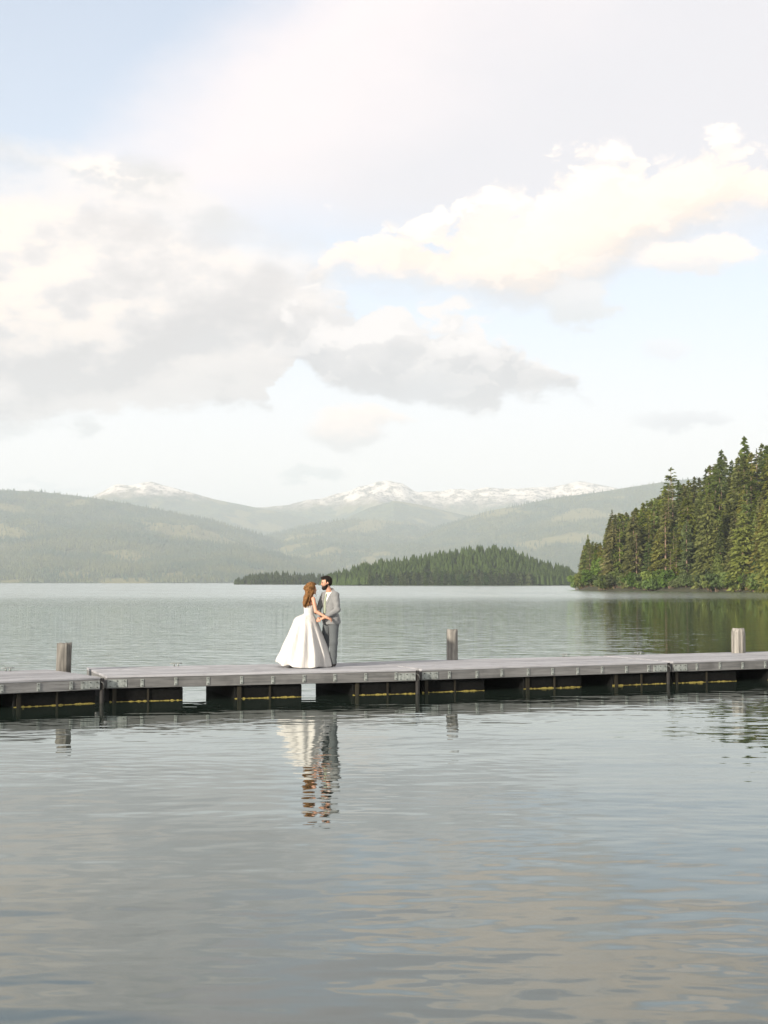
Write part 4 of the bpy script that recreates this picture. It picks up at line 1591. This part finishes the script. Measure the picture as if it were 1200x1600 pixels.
# ---- the groom: faces the bride, turned a little to the camera
def groom():
    root = place('person', 514, 1042, 'bearded man in a light grey suit and green tie facing the woman in white')
    F = np.array([-0.76, -0.65, 0.0])
    F /= np.linalg.norm(F)
    L = np.array([-F[1], F[0], 0.0])                 # his left: right in the picture and nearer
    A = np.stack([F, L, np.array([0, 0, 1.0])], -1)
    ctr = np.array([0.02, 0.0])
    Q = lambda f, l, z, cx=0.0: np.array([ctr[0] + cx, ctr[1], z]) + F * f + L * l
    shL, shR = Q(0, 0.185, 1.425), Q(0.0, -0.185, 1.425)
    elL, elR = np.array([0.175, -0.20, 1.135]), np.array([-0.215, 0.10, 1.14])
    wrL, wrR = np.array([-0.075, -0.235, 0.985]), np.array([-0.20, -0.095, 0.965])
    hipL, hipR = Q(0.0, 0.095, 0.90, 0.02), Q(0.0, -0.095, 0.90, 0.02)
    knL, knR = np.array([0.095, -0.105, 0.49]), np.array([-0.075, 0.10, 0.50])
    anL, anR = np.array([0.085, -0.06, 0.075]), np.array([-0.085, 0.13, 0.075])
    hc = np.array([-0.055, -0.02, 1.668])
    HA = axes((-0.93, -0.28, -0.14), (-0.13, 0, 1))
    B = Solid((-0.45, -0.5, -0.02), (0.42, 0.42, 1.85), 0.0085)
    B.ell(Q(0, 0, 1.27), (0.105, 0.155, 0.19), A, 0.05)
    B.ell(Q(0, 0, 1.03), (0.095, 0.135, 0.17), A, 0.05)
    B.cone(shL - L * 0.03, shR + L * 0.03, 0.05, 0.05, 0.04)
    B.cone(Q(-0.01, 0, 1.44), hc + np.array([0.015, 0.01, -0.07]), 0.062, 0.055, 0.02)
    for sh, el_, wr, hp, kn, an in ((shL, elL, wrL, hipL, knL, anL), (shR, elR, wrR, hipR, knR, anR)):
        B.chain([sh, el_, wr], [0.048, 0.040, 0.028], 0.02)
        B.chain([hp, kn, an], [0.082, 0.056, 0.040], 0.02)
        B.cone(an + np.array([0, 0, -0.025]), an + F * 0.13 + np.array([0, 0, -0.045]), 0.035, 0.028, 0.02)
    head(B, hc, HA, 0.98, True)
    hand(B, wrL, np.array([-0.92, 0.15, -0.35]), np.array([-0.30, -0.55, 0.78]), 0.55, -1)
    hand(B, wrR, np.array([-0.2, -0.95, -0.2]), np.array([-0.6, 0.0, 0.8]), 0.5, 1)
    link('body', B.mesh('body'), SKIN, root)

    # jacket
    J = Solid((-0.45, -0.48, 0.78), (0.45, 0.42, 1.60), 0.0085)
    J.ell(Q(0.005, 0, 1.27), (0.128, 0.190, 0.21), A, 0.05)
    J.ell(Q(0.010, 0, 1.06, 0.015), (0.128, 0.168, 0.22), A, 0.06)
    J.ell(Q(0.005, 0, 0.90, 0.03), (0.168, 0.208, 0.20), A, 0.06)
    J.cone(shL - L * 0.02, shR + L * 0.02, 0.060, 0.060, 0.05)
    J.cone(Q(-0.03, 0.05, 1.490), shL - L * 0.02, 0.045, 0.060, 0.03)
    J.cone(Q(-0.03, -0.05, 1.490), shR + L * 0.02, 0.045, 0.060, 0.03)
    J.cone(Q(-0.045, 0.0, 1.46), Q(-0.035, 0.0, 1.515), 0.065, 0.055, 0.03)
    J.chain([shL, elL, wrL - 0.10 * (wrL - elL)], [0.068, 0.056, 0.043], 0.025)
    J.chain([shR, elR, wrR - 0.10 * (wrR - elR)], [0.068, 0.056, 0.043], 0.025)
    gx, gy, gz = J.grid()
    lf = (gx - ctr[0]) * F[0] + gy * F[1]
    ll = (gx - ctr[0]) * L[0] + gy * L[1]
    wrinkle = 0.004 * np.sin(gz * 55 + ll * 22 + 2 * np.sin(gx * 18)) * np.sin(gx * 31 + gz * 12)
    J.f = J.f + wrinkle
    hem = 0.842 + 0.02 * np.clip(ll, -0.2, 0.2) - gz
    J.keep(hem)
    J.keep(-(np.hypot(gx - (ctr[0] - 0.02), gy + 0.01) - 0.072) * (gz > 1.40) - 1.0 * (gz <= 1.40))     # neck opening
    half = np.clip((gz - 1.10) / 0.36, 0, 1) * 0.085
    vee = (np.abs(ll) - half) * np.where((lf > 0.02) & (gz > 1.10), 1, 0) + np.where((lf > 0.02) & (gz > 1.10), 0, 1)
    slit = np.maximum(np.abs(ll - 0.0) - 0.05 * np.clip((0.98 - gz) / 0.14, 0, 1), 0) + np.where((lf > 0.05) & (gz < 0.98), -0.0, 1)
    J.keep(-vee)
    J.keep(-(slit - 0.0005))
    jk = link('jacket', J.mesh('jacket'), SUIT, root)
    # lapels lie on the jacket beside the opening
    for sd in (-1, 1):
        S = Solid((-0.45, -0.48, 1.05), (0.45, 0.42, 1.52), 0.0085)
        S.ell(Q(0.005, 0, 1.27), (0.128 + 0.008, 0.190 + 0.006, 0.215), A, 0.05)
        S.ell(Q(0.010, 0, 1.06, 0.015), (0.128 + 0.008, 0.168 + 0.006, 0.22), A, 0.06)
        S.cone(shL - L * 0.02, shR + L * 0.02, 0.064, 0.064, 0.05)
        hx_, hy_, hz_ = S.grid()
        f2 = (hx_ - ctr[0]) * F[0] + hy_ * F[1]
        l2 = ((hx_ - ctr[0]) * L[0] + hy_ * L[1]) * sd
        hf = np.clip((hz_ - 1.10) / 0.36, 0, 1) * 0.085
        wd = np.interp(hz_, [1.10, 1.30, 1.36, 1.37, 1.46], [0.0, 0.055, 0.066, 0.050, 0.02])
        S.keep(hf - l2 + 0.001)
        S.keep(l2 - hf - wd)
        S.keep(0.045 - f2)
        S.keep(1.10 - hz_)
        S.keep(hz_ - 1.47)
        me = S.mesh('lapel')
        if len(me.polygons):
            link('lapel', me, SUIT, jk)
    for z in (1.075, 0.985):
        p = Q(0.145, 0.012, z, 0.012)
        MB().tube([tuple(p - F * 0.006), tuple(p + F * 0.004)], 0.009, 8).build('button', HORN, jk, True)
    # shirt and tie
    S = Solid((-0.32, -0.30, 0.95), (0.34, 0.30, 1.60), 0.0085)
    S.ell(Q(0.0, 0, 1.27), (0.117, 0.165, 0.20), A, 0.05)
    S.ell(Q(0.005, 0, 1.06, 0.012), (0.115, 0.150, 0.2), A, 0.06)
    S.cone(shL - L * 0.04, shR + L * 0.04, 0.052, 0.052, 0.05)
    S.cone(Q(-0.005, 0, 1.43, -0.01), Q(0.0, 0, 1.535, -0.028), 0.073, 0.066, 0.015)
    sx, sy, sz = S.grid()
    S.keep(0.97 - sz)
    S.keep(sz - 1.542 - 0.25 * ((sx - ctr[0]) * F[0] + sy * F[1]) * -1)
    S.keep(-(np.hypot(sx + 0.002, sy + 0.008) - 0.060) * (sz > 1.47) - 1.0 * (sz <= 1.47))
    link('shirt', S.mesh('shirt'), SHIRT, root)
    tv, tf = [], []
    for i, (z, w, f) in enumerate(((1.458, 0.016, 0.083), (1.430, 0.022, 0.092), (1.405, 0.017, 0.106), (1.35, 0.023, 0.120), (1.25, 0.031, 0.129), (1.14, 0.036, 0.134), (1.06, 0.036, 0.136))):
        for sd in (-1, 1):
            for dp in (0.0, -0.012):
                tv.append(tuple(Q(f + 0.006 + dp, sd * w, z, -0.004)))
    for i in range(6):
        a, b = i * 4, (i + 1) * 4
        tf += [(a, b, b + 2, a + 2), (a + 1, a + 3, b + 3, b + 1), (a, a + 1, b + 1, b), (a + 2, b + 2, b + 3, a + 3)]
    link('tie', new_mesh('tie', tv, tf, True), TIE, root)
    # trousers
    T = Solid((-0.32, -0.32, 0.02), (0.36, 0.36, 1.02), 0.0085)
    T.ell(Q(0, 0, 0.93, 0.02), (0.120, 0.165, 0.13), A, 0.05)
    for hp, kn, an in ((hipL, knL, anL), (hipR, knR, anR)):
        T.chain([hp + np.array([0, 0, -0.02]), kn, an], [0.104, 0.081, 0.070], 0.025)
    tx, ty, tz = T.grid()
    T.f = T.f + (0.004 * np.sin(tz * 40 + tx * 30) * np.sin(ty * 35 + tz * 9)).astype(np.float32)
    T.keep(0.055 - tz)
    link('trousers', T.mesh('trousers'), TROUSER, root)
    for an in (anL, anR):
        S = Solid((an[0] - 0.28, an[1] - 0.28, -0.02), (an[0] + 0.16, an[1] + 0.16, 0.16), 0.007)
        S.cone(an * [1, 1, 0] + np.array([0, 0, 0.055]) - F * 0.03, an * [1, 1, 0] + F * 0.02 + np.array([0, 0, 0.06]), 0.043, 0.045, 0.02)
        S.cone(an * [1, 1, 0] + F * 0.05 + np.array([0, 0, 0.040]), an * [1, 1, 0] + F * 0.165 + np.array([0, 0, 0.030]), 0.042, 0.034, 0.02)
        qx, qy, qz = S.grid()
        S.keep(0.002 - qz)
        link('shoe', S.mesh('shoe'), SHOE, root)
    # hair, beard, eyes
    P = lambda x, y, z: hc + HA @ (np.array([x, y, z]) * 0.98)
    H = Solid(hc - 0.2, hc + 0.2, 0.0065)
    H.ell(P(-0.020, 0, 0.045), (0.104, 0.084, 0.094), HA, 0.02)
    H.ell(P(0.045, 0.0, 0.105), (0.055, 0.062, 0.030), HA, 0.03)
    H.ell(P(-0.055, 0, 0.0), (0.062, 0.078, 0.075), HA, 0.03)
    x_, y_, z_ = H.grid()
    loc = np.stack([x_ - hc[0], y_ - hc[1], z_ - hc[2]], -1) @ HA
    H.f = H.f + (0.006 * np.sin(loc[..., 0] * 130 + loc[..., 2] * 60) * np.sin(loc[..., 1] * 150 + loc[..., 2] * 90)).astype(np.float32)
    H.keep(np.minimum(loc[..., 0] - 0.022, -(loc[..., 2] - 0.066)))
    H.keep(-0.075 - loc[..., 2] + np.clip(loc[..., 0] + 0.03, 0, 1) * 1.4)
    link('hair', H.mesh('hair'), DARKHAIR, root)
    Bd = Solid(hc - 0.2, hc + 0.2, 0.0065)
    Bd.ell(P(0.046, 0, -0.088), (0.060, 0.056, 0.050), HA, 0.02)
    Bd.ell(P(0.072, 0, -0.108), (0.032, 0.034, 0.034), HA, 0.02)
    Bd.ell(P(0.018, 0, -0.055), (0.058, 0.068, 0.052), HA, 0.02)
    Bd.ell(P(0.098, 0, -0.052), (0.012, 0.030, 0.007), HA, 0.008)
    x_, y_, z_ = Bd.grid()
    loc = np.stack([x_ - hc[0], y_ - hc[1], z_ - hc[2]], -1) @ HA
    Bd.f = Bd.f + (0.003 * np.sin(loc[..., 0] * 170) * np.sin(loc[..., 1] * 160 + loc[..., 2] * 150)).astype(np.float32)
    Bd.keep(-(loc[..., 0] + 0.012))
    Bd.keep(np.maximum(loc[..., 2] + 0.030 + 0.38 * np.clip(loc[..., 0] - 0.02, 0, 1), -1) * np.where(loc[..., 0] < 0.082, 1, 0) + np.where(loc[..., 0] < 0.082, 0, loc[..., 2] + 0.044))
    Bd.ell(P(0.106, 0, -0.068), (0.014, 0.020, 0.008), HA, 0, True)
    link('beard', Bd.mesh('beard'), DARKHAIR, root)
    for sd in (-1, 1):
        S = Solid(P(0.080, 0.033 * sd, 0.001) - 0.03, P(0.080, 0.033 * sd, 0.001) + 0.03, 0.004)
        S.ell(P(0.080, 0.033 * sd, 0.001), (0.012, 0.013, 0.010), HA, 0)
        link('eye', S.mesh('eye'), EYE, root)
        S = Solid(P(0.092, 0.033 * sd, 0.024) - 0.04, P(0.092, 0.033 * sd, 0.024) + 0.04, 0.004)
        S.ell(P(0.092, 0.033 * sd, 0.024), (0.008, 0.022, 0.006), HA, 0)
        link('eyebrow', S.mesh('eyebrow'), DARKHAIR, root)


groom()


# ---- the bride: faces the groom, her back turned to the camera
def bride():
    root = place('person', 484, 1042, 'woman in a strapless white wedding gown with long wavy brown hair')
    F = np.array([0.90, 0.44, 0.0])
    F /= np.linalg.norm(F)
    L = np.array([-F[1], F[0], 0.0])
    A = np.stack([F, L, np.array([0, 0, 1.0])], -1)
    Q = lambda f, l, z: np.array([0.0, 0.0, z]) + F * f + L * l
    shR, shL = np.array([0.075, -0.135, 1.352]), np.array([-0.045, 0.145, 1.352])
    elR, elL = np.array([0.128, -0.215, 1.105]), np.array([0.06, 0.225, 1.10])
    wrR, wrL = np.array([0.345, -0.285, 0.985]), np.array([0.22, 0.08, 0.985])
    hc = np.array([0.035, 0.015, 1.548])
    HA = axes((0.86, 0.50, 0.06), (0.05, 0, 1))
    B = Solid((-0.35, -0.42, 0.0), (0.55, 0.40, 1.75), 0.0085)
    B.ell(Q(-0.005, 0, 1.24), (0.078, 0.120, 0.15), A, 0.04)
    B.ell(Q(0.0, 0, 1.06), (0.076, 0.100, 0.12), A, 0.05)
    B.ell(Q(-0.01, 0, 0.90), (0.10, 0.145, 0.14), A, 0.05)
    B.cone(shL * 0.86 + shR * 0.14, shR * 0.86 + shL * 0.14, 0.040, 0.040, 0.04)
    B.cone(np.array([0.012, 0.0, 1.36]), hc + np.array([0.0, -0.005, -0.06]), 0.047, 0.043, 0.02)
    B.chain([shR, elR, wrR], [0.041, 0.033, 0.0235], 0.02)
    B.chain([shL, elL, wrL], [0.041, 0.033, 0.0235], 0.02)
    for sd in (-1, 1):
        B.chain([Q(0, 0.08 * sd, 0.88), Q(0.02, 0.085 * sd, 0.47), Q(-0.01, 0.09 * sd, 0.09)], [0.078, 0.05, 0.035], 0.02)
        B.cone(Q(-0.01, 0.09 * sd, 0.07), Q(0.12, 0.10 * sd, 0.03), 0.032, 0.025, 0.02)
    for sd in (-1, 1):
        B.ell(Q(0.075, 0.058 * sd, 1.235), (0.045, 0.05, 0.05), A, 0.03)
    head(B, hc, HA, 0.92, False)
    hand(B, wrR, np.array([0.92, 0.10, -0.35]), np.array([0.25, -0.55, 0.80]), 0.62, 1)
    hand(B, wrL, np.array([0.75, -0.6, -0.2]), np.array([0.1, 0.2, 0.97]), 0.5, -1)
    link('body', B.mesh('body'), SKIN, root)

    # gown: bodice and full skirt as one cloth, swung out behind her
    zs = [1.222, 1.19, 1.14, 1.08, 1.045, 1.02, 0.985, 0.94, 0.87, 0.80, 0.72, 0.63, 0.53, 0.43, 0.33, 0.23, 0.14, 0.06, 0.0]
    zp = [0.0, 0.06, 0.15, 0.227, 0.435, 0.63, 0.75, 0.87, 0.94, 0.985, 1.02, 1.045, 1.08, 1.14, 1.19, 1.222]
    xl = [-0.685, -0.675, -0.640, -0.600, -0.535, -0.440, -0.390, -0.340, -0.318, -0.285, -0.205, -0.114, -0.112, -0.120, -0.124, -0.126]
    xr = [0.455, 0.445, 0.425, 0.410, 0.335, 0.262, 0.215, 0.170, 0.140, 0.112, 0.092, 0.088, 0.092, 0.104, 0.112, 0.112]
    dp = [0.60, 0.585, 0.55, 0.52, 0.44, 0.36, 0.31, 0.25, 0.21, 0.170, 0.120, 0.108, 0.110, 0.122, 0.130, 0.132]
    n = 132
    V = []
    for j, z in enumerate(zs):
        a, b, d = np.interp(z, zp, xl), np.interp(z, zp, xr), np.interp(z, zp, dp)
        xc, hw = (a + b) / 2, (b - a) / 2
        low = max(0.0, min(1.0, (1.0 - z) / 0.9))
        for k in range(n):
            th = 2 * math.pi * k / n
            fold = low ** 0.8 * (0.050 * math.cos(6 * th + 0.8 + 0.9 * z) + 0.052 * math.cos(11 * th + 2.1 + 2.2 * math.sin(th) - 1.4 * z) + 0.026 * math.cos(17 * th + 0.4 + 2 * z + 2 * math.sin(2 * th)) + 0.05 * math.cos(3 * th - 0.6 + z))
            fold -= 0.045 * low
            x = xc + hw * math.cos(th) * (1 + 0.35 * fold * abs(math.sin(th)) + 0.10 * fold)
            y = d * math.sin(th) * (1 + 1.9 * fold) - 0.015 * (1 - low)
            zz = z
            if j == 0:
                zz += 0.012 * math.cos(th * 2 + 0.5)
            # the train is carried: the hem lifts away from the boards behind her
            lift = max(0.0, (-0.30 - x)) / 0.36
            zz += low ** 2 * (0.085 * lift ** 1.3 + 0.045 * math.exp(-((x + 0.385) / 0.055) ** 2) * (1 if y < 0 else 0.4) + 0.010 * (1 + math.cos(7 * th + 0.8)))
            V.append((x, y, max(zz, 0.006)))
    Fq = []
    for j in range(len(zs) - 1):
        for k in range(n):
            k2 = (k + 1) % n
            Fq.append((j * n + k, (j + 1) * n + k, (j + 1) * n + k2, j * n + k2))
    gown = link('gown', new_mesh('gown', V, Fq, True), SATIN, root)
    sol = gown.modifiers.new('cloth', 'SOLIDIFY')
    sol.thickness = 0.006
    sub = gown.modifiers.new('smooth', 'SUBSURF')
    sub.levels = sub.render_levels = 1
    # petticoat hem just inside
    V2 = [(x * 0.93 - 0.008, y * 0.90, max(z + 0.004, 0.004)) for x, y, z in V[11 * n:]]
    F2 = []
    for j in range(len(zs) - 12):
        for k in range(n):
            k2 = (k + 1) % n
            F2.append((j * n + k, (j + 1) * n + k, (j + 1) * n + k2, j * n + k2))
    link('petticoat', new_mesh('petticoat', V2, F2, True), LINING, root)

    # hair: half up with curls, falling in waves down her back
    H = Solid((-0.22, -0.28, 1.10), (0.22, 0.22, 1.76), 0.0075)
    P = lambda x, y, z: hc + HA @ (np.array([x, y, z]) * 0.92)
    H.ell(P(-0.030, 0, 0.034), (0.110, 0.090, 0.104), HA, 0.02)
    H.ell(P(0.012, 0, 0.070), (0.088, 0.078, 0.066), HA, 0.03)
    H.ell(P(-0.060, 0, -0.045), (0.066, 0.082, 0.10), HA, 0.03)
    for q, rr_ in (((-0.128, 0.00, 0.045), 0.050), ((-0.130, 0.04, 0.012), 0.044), ((-0.122, -0.035, 0.005), 0.040), ((-0.112, 0.01, -0.045), 0.046), ((-0.085, -0.060, 0.040), 0.036), ((-0.105, 0.055, 0.05), 0.036)):
        H.ell(P(*q), (rr_, rr_, rr_ * 0.85), HA, 0.012)
    H.chain([P(-0.055, -0.01, -0.05), np.array([-0.030, -0.085, 1.42]), np.array([-0.062, -0.105, 1.33]), np.array([-0.080, -0.112, 1.25]), np.array([-0.085, -0.118, 1.19])], [0.082, 0.066, 0.058, 0.048, 0.022], 0.02)
    H.chain([P(-0.03, -0.06, -0.06), np.array([0.012, -0.115, 1.40]), np.array([-0.018, -0.130, 1.31]), np.array([-0.045, -0.128, 1.21])], [0.05, 0.036, 0.030, 0.012], 0.02)
    H.chain([P(-0.05, 0.05, -0.06), np.array([-0.085, -0.05, 1.38]), np.array([-0.105, -0.075, 1.28]), np.array([-0.115, -0.09, 1.20])], [0.05, 0.038, 0.032, 0.014], 0.02)
    x_, y_, z_ = H.grid()
    loc = np.stack([x_ - hc[0], y_ - hc[1], z_ - hc[2]], -1) @ HA / 0.92
    H.f = H.f + (0.006 * np.sin(x_ * 160 + 1.6 * np.sin(z_ * 34)) * np.cos(y_ * 140 + 1.3 * np.sin(z_ * 29 + 1))).astype(np.float32)
    H.keep(np.minimum(loc[..., 0] - 0.045, 0.078 - loc[..., 2]))                # leave the face free
    link('hair', H.mesh('hair'), BROWNHAIR, root)
    mb = MB()
    r = random.Random(5)
    for i in range(46):
        t = r.uniform(-1, 1)
        s0 = P(-0.08 + r.uniform(-0.02, 0.03), t * 0.08, r.uniform(-0.08, 0.03))
        pts = []
        for k in range(9):
            q = k / 8
            z = s0[2] + (r.uniform(1.17, 1.26) - s0[2]) * q if k == 8 else s0[2] + (1.2 - s0[2]) * q
            wv = 0.012 * math.sin(q * 9 + i)
            pts.append((s0[0] * (1 - q) + (-0.070 + 0.055 * t) * q + wv + 0.02 * q * (1 - q), s0[1] * (1 - q) + (-0.150 - 0.02 * abs(t)) * q - 0.055 * math.sin(q * math.pi) * 1.0 + 0.006 * math.cos(q * 11 + i), z))
        mb.tube(pts, [0.009, 0.010, 0.010, 0.010, 0.0095, 0.009, 0.008, 0.006, 0.002], 5)
    mb.build('hair_strands', BROWNHAIR, root, True)
    # curl that hangs beside her cheek, and an earring
    p0 = P(0.03, -0.082, -0.01)
    mb = MB().tube([tuple(p0 + np.array([0.022 + 0.010 * math.sin(k * 1.1), -0.012 + 0.008 * math.cos(k * 1.1), -0.018 * k])) for k in range(9)], [0.005] * 8 + [0.002], 5)
    mb.build('loose_curl', BROWNHAIR, root, True)


bride()
